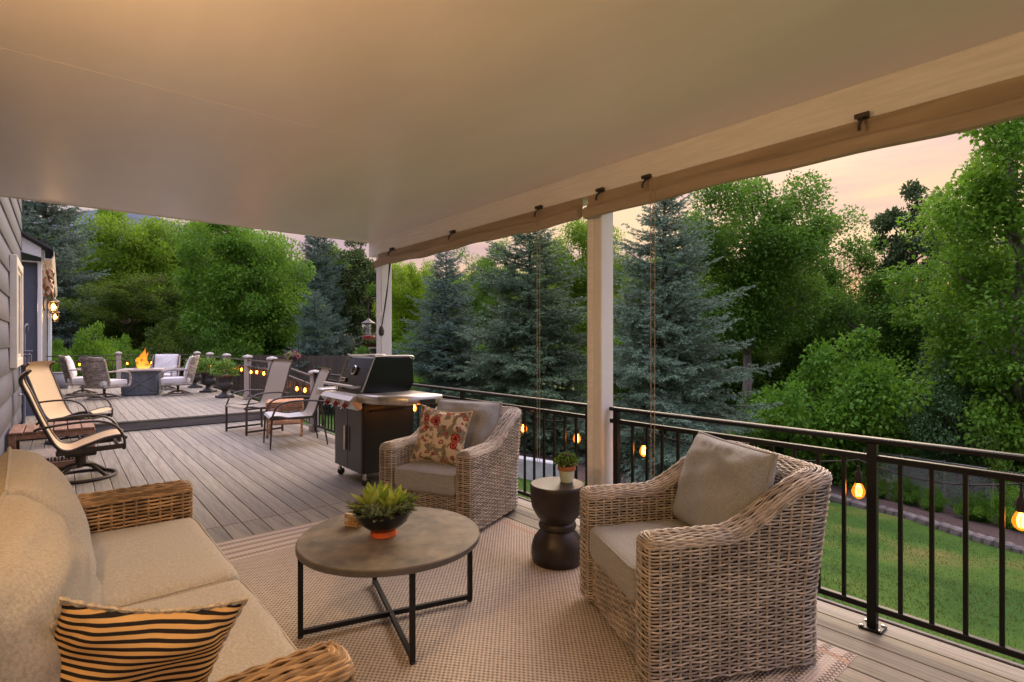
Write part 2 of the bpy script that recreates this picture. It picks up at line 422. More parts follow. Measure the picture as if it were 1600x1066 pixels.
# mulch beds: sheets following the slope
def sheet(name, poly_px, mat, lift=.03):
    """poly of world xy -> fan sheet lying on the slope"""
    P = np.array(poly_px); c = P.mean(0); rings = []
    for k in np.linspace(0, 1, 9):
        q = c + (P - c) * k; rings.append(np.column_stack([q, ground_z(q[:, 0], q[:, 1]) + lift + .04 * np.sin(q[:, 0] * 5) * np.cos(q[:, 1] * 4) + (.05 if k < 1 else -.04)]))
    return struct(MB().grid(np.array(rings), close_v=True).build(name, mat))
def gp(px, py):   # pixel -> point on the sloping lawn
    a = (px - CX) / F; b = (CY - py) / F; dx = FW[0] + a * RT[0]; dy = FW[1] + a * RT[1]
    d = (CAMZ + .9 - .13 * 3.3) / (-b - .13 * dx); return (dx * d, dy * d)
bed_edge = [gp(*p) for p in ((1180, 752), (1330, 790), (1400, 806), (1470, 828), (1540, 850), (1600, 868), (1680, 892))]
sheet('mulch_bed', bed_edge + [at(1700, 13), at(1500, 15.5), at(1300, 17), at(1180, 17)], 'mulch')
c1 = gp(985, 742)
sheet('mulch_bed', [(c1[0] + 2.6 * cos(a), c1[1] + .5 + 2.6 * sin(a)) for a in np.linspace(0, 2 * pi, 18, endpoint=False)], 'mulch', .035)
c2 = at(800, 17.5)
sheet('mulch_bed', [(c2[0] + 4 * cos(a), c2[1] + 3.2 * sin(a)) for a in np.linspace(0, 2 * pi, 18, endpoint=False)], 'mulch', .04)
ed = thing('garden_edging', 'row of pale edging stones along the mulch bed below the deck', 'edging')
pe = bez([(*p, float(ground_z(p[0], p[1])) + .05) for p in bed_edge], 24)
for i in range(len(pe) - 1):
    d = pe[i + 1] - pe[i]; q = MB().box((0, 0, 0), (np.linalg.norm(d) * .93, .16, .17), .03).build('stone', 'stone', ed)
    q.location = (pe[i] + pe[i + 1]) / 2 + np.array((0, 0, random.uniform(-.015, .015))); q.rotation_euler = (0, random.uniform(-.03, .03), math.atan2(d[1], d[0]) + random.uniform(-.06, .06))
# real grass blades on the strip of lawn seen through the railing
ng = 90000
u = RNG.uniform(3.35, 12.5, ng); v = RNG.uniform(-1.5, 10.5, ng)
keep = RNG.uniform(0, 1, ng) < np.clip(1.25 - (u - 3.3) / 9, .1, 1); u, v = u[keep], v[keep]; ng = len(u)
a = RNG.uniform(0, 2 * pi, ng); h = RNG.uniform(.018, .04, ng); wv = .006
z = ground_z(u, v) + .035 * np.sin(u * 1.7 + v * .6) * np.sin(v * 1.1) - .004
V = np.stack([np.stack([u - wv * np.cos(a), v - wv * np.sin(a), z], 1), np.stack([u + wv * np.cos(a), v + wv * np.sin(a), z], 1),
              np.stack([u + RNG.normal(0, .02, ng), v + RNG.normal(0, .02, ng), z + h], 1)], 1).reshape(-1, 3)
go = bpy.data.objects.new('lawn_grass', fast_mesh('lawn_grass', V, np.arange(3 * ng).reshape(-1, 3), np.repeat(RNG.uniform(0, 1, ng), 3), False)); COL.objects.link(go)
M['grass'] = leafmat('grass_blade', (.055, .10, .014), (.11, .14, .03), .5); go.data.materials.append(M['grass']); go['kind'] = 'stuff'
tag(go, 'short mown grass on the slope below the deck', 'grass')
# low concrete wall on the lawn
p0 = at(800, 11.5); p1 = at(885, 11.0)
zc = float(ground_z(*p0))
rw = MB(); rw.beam((*p0, zc + .12), (*p1, float(ground_z(*p1)) + .12), .22, .62, .02); o = rw.build('retaining_wall', 'concrete')
tag(o, 'low pale concrete wall on the lawn seen between railing and stool', 'wall')
# far ridge
hx = np.linspace(-1400, 1900, 60); H = []
for k, dd in enumerate((900, 1000, 1150)):
    H.append(np.column_stack([hx, np.full(60, dd), np.array([-20, 95, 175])[k] * (1 + .22 * np.sin(hx * .006 + 1) + .12 * np.sin(hx * .017)) * np.where(hx > 300, np.exp(-((hx - 300) / 900) ** 2), 1)]))
H.append(H[-1] + np.array((0, 500, -200)))
struct(MB().grid(np.array(H)).build('hill', 'hill'))

# ================================================================== DECKS
WX = -.49                      # house wall plane
deck = struct(MB().box((1.36, 4.2, -.30), (3.66, 12.5, .50), .01).build('deck', 'under'))
bw, gap = .1405, .005
nb = 26
x0 = 3.20
mesh_a = MB().box((0, 0, 0), (bw - gap, 6.60, .026), .003).mesh('deck_board'); mesh_b = MB().box((0, 0, 0), (bw - gap, 5.86, .026), .003).mesh('deck_board')
for me in (mesh_a, mesh_b): me.materials.append(M['deck'])
def child(name, me, parent, loc, rot=(0, 0, 0)):
    o = bpy.data.objects.new(name, me); COL.objects.link(o); o.parent = parent; o.location = loc; o.rotation_euler = rot; return o
for i in range(nb):
    x = x0 - bw * (i + .5)
    child('deck_board', mesh_a, deck, (x, 4.62 - 3.303, -.013)); child('deck_board', mesh_b, deck, (x, 4.62 + 2.933, -.013))
fas = MB().box((3.222, 4.2, -.11), (.024, 12.6, .23), .003).build('fascia_board', 'deck_dark', deck)
up = struct(MB().box((1.36, 15.3, -.14), (3.66, 9.4, .5), .01).build('upper_deck', 'under'))
mesh_c = MB().box((0, 0, 0), (bw - gap, 9.5, .026), .003).mesh('deck_board'); mesh_c.materials.append(M['deck'])
for i in range(nb): child('deck_board', mesh_c, up, (x0 - bw * (i + .5), 15.22, .157))
MB().box((1.36, 10.502, .075), (3.70, .02, .13), .003).build('step_riser', 'deck_dark', up)

# ================================================================== HOUSE
house = thing('house', 'grey lap-sided house with cream window and wing eave at the left', 'house', (WX, 5, 0))
hx0 = WX
def hpart(mb, name, mat, parent=house, **k):
    o = mb.build(name, mat, parent, **k)
    if parent is house: o.location = -Vector((WX, 5, 0))
    return o
hpart(MB().box((hx0 - .18, 4.8, 1.2), (.30, 14.4, 4.8)), 'wall', 'trimgrey')
ex = .315
plank = MB().prism([(0, 0), (.030, 0), (.012, .345), (0, .345)], 1, -7.15, 7.15).mesh('siding_plank', False); plank.materials.append(M['siding'])
for i in range(15):
    z = -.85 + ex * i
    child('siding_plank', plank, house, Vector((hx0 - .03, 4.86, z)) - Vector((WX, 5, 0)))
# window with cream casing
wy0, wy1, wz0, wz1 = 9.35, 10.55, 1.20, 2.42
win = hpart(MB().box((hx0 + .012, (wy0 + wy1) / 2, (wz0 + wz1) / 2), (.02, wy1 - wy0, wz1 - wz0)), 'window', 'glass')
fr = MB()
for y in (wy0 - .05, wy1 + .05): fr.box((hx0 + .03, y, (wz0 + wz1) / 2), (.075, .11, wz1 - wz0 + .22), .006)
for z in (wz0 - .05, wz1 + .05): fr.box((hx0 + .03, (wy0 + wy1) / 2, z), (.072, wy1 - wy0 - .002, .11), .006)
fo = fr.build('frame', 'cream', win)
sa = MB()
for y in (wy0 + .03, wy1 - .03, (wy0 + wy1) / 2): sa.box((hx0 + .032, y, (wz0 + wz1) / 2), (.03, .05, wz1 - wz0 - .01), .004)
for z in (wz0 + .03, wz1 - .03): sa.box((hx0 + .030, (wy0 + wy1) / 2, z), (.028, wy1 - wy0 - .12, .05), .004)
sa.build('sash', 'cream', win)
# wing: bumped-out wall, eave, gutter
hpart(MB().box((hx0 - .09, 16.6, 1.0), (.54, 8.6, 3.6)), 'wing_wall', 'trimgrey')
hpart(MB().box((-.275, 12.26, 1.0), (.055, .10, 3.6), .005), 'corner_board', 'white')
hpart(MB().prism([(-.75, 3.00), (-.75, 3.34), (-.255, 3.02), (-.255, 2.86)], 1, 12.1, 12.16), 'eave_end_board', 'white')
hpart(MB().prism([(-1.6, 3.92), (-1.6, 3.99), (-.10, 3.02), (-.10, 2.98)], 1, 12.02, 22.4), 'roof', 'roof')
hpart(MB().box((-.24, 17.2, 2.90), (.03, 10.0, .20), .003), 'fascia_board', 'white')
hpart(MB().box((-.42, 17.2, 2.79), (.34, 10.0, .02)), 'soffit', 'cream')
g = MB().prism([(-.222, 2.98), (-.222, 2.83), (-.12, 2.83), (-.085, 2.90), (-.085, 2.98), (-.097, 2.98), (-.097, 2.91), (-.127, 2.85), (-.21, 2.85), (-.21, 2.98)], 1, 12.13, 22.2)
hpart(g, 'gutter', 'cream')
d = MB(); d.tube(bez([(-.16, 21.9, 2.85), (-.18, 21.9, 2.72), (-.25, 21.9, 2.6), (-.26, 21.9, 2.3), (-.26, 21.9, -.8)], 16), .045, 8); hpart(d, 'downspout', 'white')
# service pipes and tap on the wall
d = MB(); d.tube([(hx0 + .05, 11.2, -.1), (hx0 + .05, 11.2, 1.55)], .022, 8); d.tube(bez([(hx0 + .05, 11.2, 1.55), (hx0 + .06, 11.2, 1.66), (hx0 + .09, 11.3, 1.70), (hx0 + .09, 11.32, 1.60)], 12), .014, 8)
d.tube([(hx0 + .01, 11.0, 1.28), (hx0 + .16, 11.0, 1.28)], .02, 8); d.tube([(hx0 + .01, 11.1, 1.22), (hx0 + .14, 11.1, 1.22)], .016, 8)
hpart(d, 'conduit', 'trimgrey')
d = MB().box((hx0 + .06, 11.55, 1.12), (.10, .22, .34), .012).box((hx0 + .12, 11.55, 1.16), (.02, .12, .12), .01); hpart(d, 'meter_box', 'trimgrey')
d = MB(); d.tube([(hx0 + .02, 10.6, .66), (hx0 + .10, 10.6, .66), (hx0 + .12, 10.6, .62)], .014, 8); d.lathe([(.001, 0), (.03, .004), (.03, .012), (.001, .016)], (hx0 + .09, 10.6, .69), 10); hpart(d, 'tap', 'chrome')

# wall lanterns (same model along the house; the porch wall pair is unseen and added)
def lantern(label, loc, energy):
    t = thing('wall_lantern', label, 'lantern', loc, 0, 'lit lanterns along the house wall')
    b = MB(); b.box((.012, 0, .02), (.024, .11, .26), .006); b.tube(bez([(.02, 0, .1), (.08, 0, .16), (.13, 0, .17), (.14, 0, .13)], 12), .009, 6); b.build('bracket', 'bronze', t)
    b = MB(); b.lathe([(.004, .145), (.012, .135), (.03, .115), (.092, .075), (.095, .065), (.02, .066)], (.14, 0, 0), 6); b.build('roof_cap', 'bronze', t)
    c = MB()
    for k in range(6):
        a = k * pi / 3; c.tube([(.14 + .075 * cos(a), .075 * sin(a), .068), (.14 + .055 * cos(a), .055 * sin(a), -.14)], .005, 5)
    c.lathe([(.02, -.16), (.058, -.148), (.058, -.138), (.05, -.136)], (.14, 0, 0), 6); c.build('cage', 'bronze', t)
    MB().lathe([(.071, .066), (.052, -.135)], (.14, 0, 0), 6, cap=False).build('glass', 'lampglass', t, smooth=False)
    e = MB().lathe([(.001, .035), (.012, .02), (.022, -.01), (.026, -.04), (.018, -.07), (.010, -.085), (.001, -.09)], (.14, 0, 0), 10); e.build('bulb', 'lampglow', t)
    ld = bpy.data.lights.new('lantern_light', 'POINT'); ld.energy = energy; ld.color = (1, .645, .35); ld.shadow_soft_size = .07
    lo = bpy.data.objects.new('lantern_light', ld); COL.objects.link(lo); lo.parent = t; lo.location = (.14, 0, -.03)
    return t
lantern('lit wall lantern on the wing wall, nearer and higher of the pair under the eave', (-.245, 12.9, 2.10), 6)
lantern('lit wall lantern on the wing wall, farther and lower of the pair under the eave', (-.245, 16.2, 2.04), 6)
lantern('unseen wall lantern assumed above the sofa for its warm light, just beyond the left edge of the view', (WX + .005, 1.45, 2.06), 40)  # assumed lantern, added out of view for the warm light on sofa and ceiling
lantern('unseen wall lantern added behind the camera to brighten the porch ceiling', (WX + .005, -1.3, 2.06), 30)  # added out of view to lift the light on the ceiling
# hanging leaf ornament under the eave, lantern glow put into its colour
orn = thing('hanging_ornament', 'leaf ornament painted orange as if lantern-lit, hanging under the wing eave above the lanterns', 'ornament', (-.20, 12.42, 2.78))
rg = MB(); rg.tube([(0, 0, 0), (0, 0, -.12)], .004, 5); rg.build('hook', 'bronze', orn)
bod = MB()
for k in range(34):
    a = random.uniform(0, 2 * pi); zz = random.uniform(-.50, -.06); rr = .03 + .07 * random.random(); L2 = random.uniform(.07, .15)
    p = np.array((rr * cos(a) * .7, rr * sin(a), zz)); q = p + np.array((cos(a) * .35, sin(a) * .6, -1)) * L2; m = (p + q) / 2 + np.array((cos(a), sin(a), .2)) * .03
    sd_ = np.array((-sin(a), cos(a), .3)) * .03
    bod.add([p, m - sd_, q, m + sd_], [(0, 1, 2, 3)])
bod.build('leaves', 'oranged', orn)

# ================================================================== PORCH ROOF AND POSTS
pr = thing('porch_roof', 'flat cream painted porch ceiling with long beam over the deck', 'porch roof', (1.4, 6.3, 2.67))
def rpart(mb, name, mat, **k):
    o = mb.build(name, mat, pr, **k); o.location = -Vector((1.4, 6.3, 2.67)); return o
for (a, b) in ((-3.5, .02), (.0208, 3.14), (3.1408, 6.30)):
    rpart(MB().box((1.24, (a + b) / 2, 2.70), (3.44, b - a, .06), .002), 'ceiling_panel', 'ceil')
rpart(MB().box((1.35, 1.4, 2.86), (3.9, 10.0, .25), .01), 'roof_deck', 'trimgrey')
rpart(MB().box((1.24, 6.315, 2.735), (3.44, .028, .145), .004), 'end_fascia', 'white')
rpart(MB().box((3.06, 1.40, 2.615), (.20, 9.86, .25), .006), 'beam', 'beam')
for i, (yc, lab) in enumerate(((2.64, 'cream porch post beside the stool between the two armchairs'), (6.13, 'white porch corner post behind the grill'))):
    t = thing('porch_post', lab, 'post', (3.07, yc, 0), 0, 'posts holding the porch beam')
    MB().box((0, 0, 1.245), (.14, .14, 2.486), .006).build('shaft', 'white', t)
    if i == 0: MB().box((-.072, .03, 1.30), (.006, .05, 2.36), .002).build('corner_trim', 'beam', t)
    MB().box((0, 0, .07), (.165, .165, .138), .006).build('base_trim', 'white', t)

# ================================================================== ROLLER SHADES
def shade(y0, y1, brackets, cords, label):
    t = thing('roller_shade', label, 'shade', (2.95, (y0 + y1) / 2, 2.49), 0, 'canvas shades rolled up under the beam')
    k = 40; ys_ = np.linspace(y0, y1, k) - (y0 + y1) / 2
    prof = [(.005, 0), (.009, -.045), (-.006, -.07), (-.03, -.078), (-.052, -.10), (-.052, -.132), (-.035, -.158), (-.008, -.163), (.012, -.145), (.018, -.10), (.018, 0)]
    V = np.zeros((k, len(prof), 3))
    for i, y in enumerate(ys_):
        sag = .012 * sin(i * .9) * .4 + .008 * sin(i * .33 + y0)
        for j, (x, z) in enumerate(prof): V[i, j] = (x + sag * .4 * (j in (4, 5, 6)), y, z + (sag if z < -.05 else 0))
    m = MB().grid(V, close_v=True); m.f += [tuple(range(len(prof))), tuple((k - 1) * len(prof) + j for j in range(len(prof) - 1, -1, -1))]
    m.build('rolled_canvas', 'shade', t)
    for y in brackets:
        b = MB(); yy = y - (y0 + y1) / 2
        b.box((-.006, yy, .012), (.02, .05, .03), .003); b.tube([(-.025, yy - .03, .012), (-.025, yy + .03, .012)], .013, 8)
        b.tube(bez([(-.02, yy, 0), (-.058, yy, -.04), (-.062, yy, -.07)], 8), .008, 6); b.build('bracket', 'bronze', t)
    for (y, ztop, zb, dx) in cords:
        yy = y - (y0 + y1) / 2; c = MB()
        c.tube([(-.062, yy, -.02), (-.062 + dx * .5, yy + .004, zb - 2.49)], .0022, 5); c.tube([(-.062, yy + .035, -.02), (-.062 + dx * .5, yy + .03, zb - 2.49)], .0022, 5)
        c.build('pull_cord', 'shade', t)
shade(2.72, 6.06, (5.66, 4.40, 3.16), ((3.10, 2.4, .45, 0),), 'long tan canvas shade rolled up between the corner post and middle post')
shade(-1.6, 2.66, (2.52, 2.126, .891, -.6), ((2.03, 2.4, .55, 0),), 'tan canvas shade rolled up right of the middle post')
cd = MB(); cd.tube(bez([(2.93, 5.66, 2.42), (2.955, 5.85, 1.95), (2.985, 6.02, 1.62)], 14), .006, 6); cd.tube(bez([(2.93, 5.70, 2.42), (2.965, 5.84, 2.0), (2.99, 6.03, 1.60)], 14), .006, 6)
cd.lathe([(.001, -.07), (.03, -.05), (.035, 0), (.02, .05), (.001, .06)], (2.985, 6.03, 1.56), 10)
tag(cd.build('shade_cord', 'bronze'), 'dark slack shade cord tied back to the corner post', 'cord')

# ================================================================== RAILINGS
RX = 3.09
bal_near = MB().box((0, 0, 0), (.018, .018, .735), .002).mesh('baluster'); bal_near.materials.append(M['blackmetal'])
bolt_m = MB().lathe([(.009, .011), (.009, .018), (.001, .021)], (0, 0, 0), 6).mesh('bolt'); bolt_m.materials.append(M['chrome'])
def railing(y0, y1, posts, label, off=0.0, z0=0.0, sp=.1215, mat='blackmetal', grp='black metal railing sections along the deck'):
    t = thing('metal_railing', label, 'railing', (RX, (y0 + y1) / 2, z0), 0, grp); yc = (y0 + y1) / 2
    MB().box((0, 0, .935), (.052, y1 - y0, .026), .006).build('top_rail', mat, t)
    MB().box((0, 0, .847), (.034, y1 - y0 - .002, .030), .004).build('middle_rail', mat, t)
    MB().box((0, 0, .105), (.034, y1 - y0 - .002, .030), .004).build('bottom_rail', mat, t)
    y = y0 + .06 + off
    while y < y1 - .03:
        if min([abs(y - p) for p in posts] + [9]) > .045: child('baluster', bal_near, t, (0, y - yc, .476))
        y += sp
    for p in posts:
        po = MB().box((0, 0, .462), (.042, .042, .92), .004).build('post', mat, t, loc=(0, p - yc, 0))
        pl = MB().box((0, 0, .006), (.10, .10, .010), .003).build('base_plate', mat, po)
        for sx in (-1, 1):
            for sy in (-1, 1): child('bolt', bolt_m, po, (sx * .036, sy * .036, 0))
    return t
railing(-1.55, 2.555, (.895, -.75, 2.50), 'near black metal railing section right of the middle post', off=.082)
railing(2.72, 6.04, (2.77, 4.45, 5.98), 'black metal railing section between the middle post and corner post')
railing(6.23, 8.58, (6.30, 8.52), 'black metal railing section between the corner post and first grey deck post')
# grey capped posts and railing of the upper deck
def grey_post(y, label, x=3.13, z0=.17, h=.95):
    t = thing('deck_post', label, 'post', (x, y, z0), 0, 'grey capped posts of the far railing')
    MB().box((0, 0, (h - .05) / 2), (.12, .12, h - .05), .006).build('shaft', 'postgrey', t)
    MB().box((0, 0, .05), (.15, .15, .10), .008).build('base_trim', 'postgrey', t)
    MB().lathe([(.115, h - .05), (.118, h - .03), (.118, h - .01), (.09, h + .012), (.001, h + .03)], (0, 0, 0), 4).build('cap', 'postgrey', t, smooth=False).rotation_euler = (0, 0, pi / 4)
ylist = [(8.66, 'grey capped deck post on the lower deck, left of the grill', 0.0), (10.96, 'grey capped deck post at the step, behind the tall sling chair', .17), (12.73, 'grey capped deck post nearest right of the urns', .17),
         (14.68, 'grey capped deck post just behind the nearest urn', .17), (16.62, 'grey capped deck post behind the middle urn', .17), (18.42, 'grey capped deck post at the far right corner of the upper deck', .17)]
for y, lab, z0 in ylist: grey_post(y, lab, z0=z0)
grey_post(19.55, 'grey capped deck post in the back railing left of the flame', x=1.30)
grey_post(19.55, 'grey capped deck post at the far left end of the back railing', x=-.42)
def railrun(p, q, z0, z1, label, sp=.115):
    t = thing('metal_railing', label, 'railing', (*p, z0), math.atan2(q[1] - p[1], q[0] - p[0]), 'dark railing runs of the upper deck')
    ln = math.hypot(q[0] - p[0], q[1] - p[1]); dz = z1 - z0
    for z, nm in ((.86, 'top_rail'), (.72, 'middle_rail'), (.09, 'bottom_rail')):
        MB().beam((.06, 0, z), (ln - .06, 0, z + dz), .04, .028, .003).build(nm, 'bronze', t)
    k = int((ln - .16) / sp)
    for i in range(k):
        x = .08 + (i + .5) * (ln - .16) / k; child('baluster', bal_far, t, (x, 0, .40 + dz * x / ln))
bal_far = MB().box((0, 0, 0), (.016, .016, .62), 0).mesh('baluster'); bal_far.materials.append(M['bronze'])
for i in range(len(ylist) - 1):
    a, b = ylist[i], ylist[i + 1]
    railrun((3.13, a[0]), (3.13, b[0]), a[2], b[2], ['sloping dark railing run beside the sling chairs, down the step', 'dark railing run behind the tall sling chair', 'dark railing run with glowing bulbs right of the nearest urn', 'dark railing run behind the nearest urn', 'dark railing run behind the farthest urn'][i])
railrun((1.30, 19.55), (3.13, 19.55), .17, .17, 'dark back railing run behind the flame')
railrun((-.42, 19.55), (1.30, 19.55), .17, .17, 'dark back railing run behind the left wicker swivel chairs')
railrun((3.13, 18.42), (3.13, 19.55), .17, .17, 'short dark railing run at the far right corner')
# ================================================================== SOFT GOODS
def rounded_box(w_, d_, h_, r, puff=0.0, n=14, wr=0.0, side=0.0, seed=0):
    """welded cushion block: rounded edges, domed faces, slight wrinkles"""
    hv = np.array([w_, d_, h_]) / 2; g = np.linspace(-1, 1, n); V = []; Fc = []; key = {}
    def vid(p):
        k = tuple(np.round(p, 5))
        if k not in key: key[k] = len(V); V.append(p)
        return key[k]
    for ax in range(3):
        for sg in (-1, 1):
            o = [i for i in range(3) if i != ax]; ids = np.zeros((n, n), int)
            for i in range(n):
                for j in range(n):
                    p = np.zeros(3); p[ax] = sg; p[o[0]] = g[i]; p[o[1]] = g[j]; ids[i, j] = vid(p)
            for i in range(n - 1):
                for j in range(n - 1):
                    q = (ids[i, j], ids[i + 1, j], ids[i + 1, j + 1], ids[i, j + 1]); Fc.append(q if (sg > 0) == (ax != 1) else q[::-1])
    U = np.array(V); sp = np.sign(U) * np.abs(U) ** .8
    P = sp * hv; inner = np.clip(P, -(hv - r), hv - r); dlt = P - inner; ln = np.linalg.norm(dlt, axis=1)[:, None]
    P = np.where(ln > 1e-6, inner + dlt / np.maximum(ln, 1e-6) * np.minimum(ln, r), P)
    x, y, z = (P / hv).T
    P[:, 2] += np.sign(z) * puff * (1 - x ** 2).clip(0) * (1 - y ** 2).clip(0) * (np.abs(z) > .4)
    P[:, 1] += np.sign(y) * side * (1 - x ** 2).clip(0) * (1 - z ** 2).clip(0); P[:, 0] += np.sign(x) * side * (1 - y ** 2).clip(0) * (1 - z ** 2).clip(0)
    if wr:
        rs = np.random.default_rng(seed)
        for k in range(7):
            kx, ky, kz = rs.normal(0, 9, 3); P += wr * .4 * np.sin(P @ np.array((kx, ky, kz)) + rs.uniform(0, 6))[:, None] * (P / hv) * .6
    m = MB(); m.add(P, Fc, .5); return m
def seat_cushion(name, w_, d_, h_, mat, parent, loc, seed=0, r=.034, puff=.016):
    o = rounded_box(w_, d_, h_, r, puff, 24, .004, .008, seed).build(name, mat, parent, loc=loc)
    pz = MB(); hw, hd = w_ / 2 - .004, d_ / 2 - .004
    for z in (h_ / 2 - r * .35, -h_ / 2 + r * .35):
        ring = []
        for k in range(48):
            a = 2 * pi * k / 48; ca, sa_ = cos(a), sin(a); ring.append((hw * math.copysign(abs(ca) ** .16, ca) * 1.004, hd * math.copysign(abs(sa_) ** .16, sa_) * 1.004, z))
        ring.append(ring[0]); pz.tube(ring, .0055, 6, cap=False)
    pz.build('piping', mat, o); return o
def back_cushion(name, w_, h_, t_, mat, parent, loc, lean, seed=0, rz=0):
    """stuffed back cushion standing on its lower edge; +y is its rear"""
    n = 34; u = np.linspace(-1, 1, n); uu, vv = np.meshgrid(u, u, indexing='ij'); rs = np.random.default_rng(seed)
    th = ((1 - np.abs(uu) ** 3.4).clip(0) * (1 - np.abs(vv) ** 3.4).clip(0)) ** .46
    x = w_ / 2 * uu * (1 - .035 * (1 - vv ** 2) * np.abs(uu) ** 3); z = h_ / 2 * vv * (1 - .03 * (1 - uu ** 2) * np.abs(vv) ** 3)
    wk = sum(.004 * np.sin(rs.normal(0, 6) * uu + rs.normal(0, 6) * vv + rs.uniform(0, 6)) for _ in range(6)) * th
    crease = -.012 * np.exp(-((vv - .78 + .1 * uu ** 2) / .07) ** 2) * (.6 + .4 * np.sin(9 * uu + seed)) * th + .006 * np.sin(26 * uu + 3 * vv) * np.exp(-((vv - .9) / .16) ** 2) * th
    wk = wk + crease
    m = MB()
    front = np.stack([x, -t_ / 2 * th * (1.0 - .12 * vv) - wk, z], 2); back = np.stack([x, t_ / 2 * th * .8 + wk * .3, z], 2)
    m.grid(front[::-1]); m.grid(back)
    o = m.build(name, mat, parent, loc=loc); o.rotation_euler = (lean, 0, rz)
    e = MB(); ring = [(x[i, 0], 0, z[i, 0]) for i in range(n)] + [(x[-1, j], 0, z[-1, j]) for j in range(1, n)] + [(x[i, -1], 0, z[i, -1]) for i in range(n - 2, -1, -1)] + [(x[0, j], 0, z[0, j]) for j in range(n - 2, -1, -1)]
    e.tube(ring, .0075, 6, cap=False); e.build('piping', mat, o)
    return o
def floral():
    m, n = new_mat('floral_print'); out = nd(n, 'ShaderNodeOutputMaterial'); b = nd(n, 'ShaderNodeBsdfPrincipled', i_Roughness=.95); b.inputs['Specular IOR Level'].default_value = .15
    t = nd(n, 'ShaderNodeTexCoord'); o = t.outputs['Object']; lk = n.links.new
    def dist(scale, amt, seed):
        ns = nd(n, 'ShaderNodeTexNoise', i_Scale=scale, i_Detail=2); mp_ = nd(n, 'ShaderNodeMapping'); mp_.inputs['Location'].default_value = (seed, seed * .7, 0); lk(o, mp_.inputs[0]); lk(mp_.outputs[0], ns.inputs[0])
        s_ = nd(n, 'ShaderNodeVectorMath', operation='SUBTRACT'); s_.inputs[1].default_value = (.5, .5, .5); lk(ns.outputs['Color'], s_.inputs[0])
        k = nd(n, 'ShaderNodeVectorMath', operation='SCALE'); k.inputs['Scale'].default_value = amt; lk(s_.outputs[0], k.inputs[0])
        a_ = nd(n, 'ShaderNodeVectorMath', operation='ADD'); lk(mp_.outputs[0], a_.inputs[0]); lk(k.outputs[0], a_.inputs[1]); return a_.outputs[0]
    def layer(prev, fac, col):
        mx = nd(n, 'ShaderNodeMix', data_type='RGBA'); lk(fac, mx.inputs[0])
        if isinstance(prev, tuple): mx.inputs[6].default_value = (*prev, 1)
        else: lk(prev, mx.inputs[6])
        mx.inputs[7].default_value = (*col, 1); return mx.outputs[2]
    def band(src, lo, hi, inv=False):
        r = nd(n, 'ShaderNodeMapRange'); r.inputs['From Min'].default_value = lo; r.inputs['From Max'].default_value = hi
        if inv: r.inputs['To Min'].default_value = 1; r.inputs['To Max'].default_value = 0
        lk(src, r.inputs[0]); return r.outputs[0]
    def mul(a_, b_):
        k = nd(n, 'ShaderNodeMath', operation='MULTIPLY'); lk(a_, k.inputs[0]); lk(b_, k.inputs[1]); return k.outputs[0]
    # curling leaves: noise contour bands
    n1 = nd(n, 'ShaderNodeTexNoise', i_Scale=15, i_Detail=0.8); lk(dist(24, .06, 0), n1.inputs[0])
    leafm = band(n1.outputs[0], .53, .545); c = layer((.64, .54, .42), leafm, (.15, .14, .10))
    w1 = nd(n, 'ShaderNodeTexWave', i_Scale=26, i_Distortion=5); w1.wave_type = 'BANDS'; lk(dist(12, .12, 3), w1.inputs[0])
    c = layer(c, mul(leafm, band(w1.outputs[1], .55, .75)), (.33, .29, .22))
    edge = mul(band(n1.outputs[0], .49, .505), band(n1.outputs[0], .53, .545, True)); c = layer(c, edge, (.38, .27, .17))
    for sc, sd_, thr, rad, col, core in ((11, 5, .62, .42, (.34, .03, .03), (.12, .02, .03)), (19, 9, .60, .36, (.30, .05, .07), (.62, .42, .25)), (16, 14, .66, .32, (.16, .06, .08), (.40, .12, .08))):
        v = nd(n, 'ShaderNodeTexVoronoi', i_Scale=sc, i_Randomness=.8); lk(dist(45, .03, sd_), v.inputs[0])
        sp_ = nd(n, 'ShaderNodeSeparateColor'); lk(v.outputs['Color'], sp_.inputs[0])
        pick = band(sp_.outputs[0], thr, thr + .01); c = layer(c, mul(pick, band(v.outputs['Distance'], rad, rad + .03, True)), col)
        c = layer(c, mul(pick, band(v.outputs['Distance'], rad * .42, rad * .45, True)), core)
        c = layer(c, mul(pick, mul(band(v.outputs['Distance'], rad * .62, rad * .66), band(v.outputs['Distance'], rad * .7, rad * .74, True))), (.55, .33, .2))
    lk(c, b.inputs['Base Color']); lk(b.outputs[0], out.inputs[0]); return m
def stripes():
    m, n = new_mat('glow_tinted_stripe'); out = nd(n, 'ShaderNodeOutputMaterial'); b = nd(n, 'ShaderNodeBsdfPrincipled', i_Roughness=.9); b.inputs['Specular IOR Level'].default_value = .15
    t = nd(n, 'ShaderNodeTexCoord'); w1 = nd(n, 'ShaderNodeTexWave', i_Scale=23, i_Distortion=.6); w1.bands_direction = 'Z'; w1.inputs['Detail'].default_value = 1; w1.inputs['Detail Scale'].default_value = .6
    n.links.new(t.outputs['Object'], w1.inputs[0]); r = nd(n, 'ShaderNodeValToRGB'); e = r.color_ramp.elements
    e[0].position = .40; e[0].color = (.022, .018, .018, 1); e[1].position = .52; e[1].color = (.68, .42, .17, 1)  # beige stripe turned orange: part of the lantern glow is in its colour
    n.links.new(w1.outputs[1], r.inputs[0]); n.links.new(r.outputs[0], b.inputs['Base Color']); n.links.new(b.outputs[0], out.inputs[0]); return m
M['floral'] = floral(); M['stripe'] = stripes(); M['trimcord'] = surf('cream_fringe', (.5, .43, .34), .9, .4, 80)
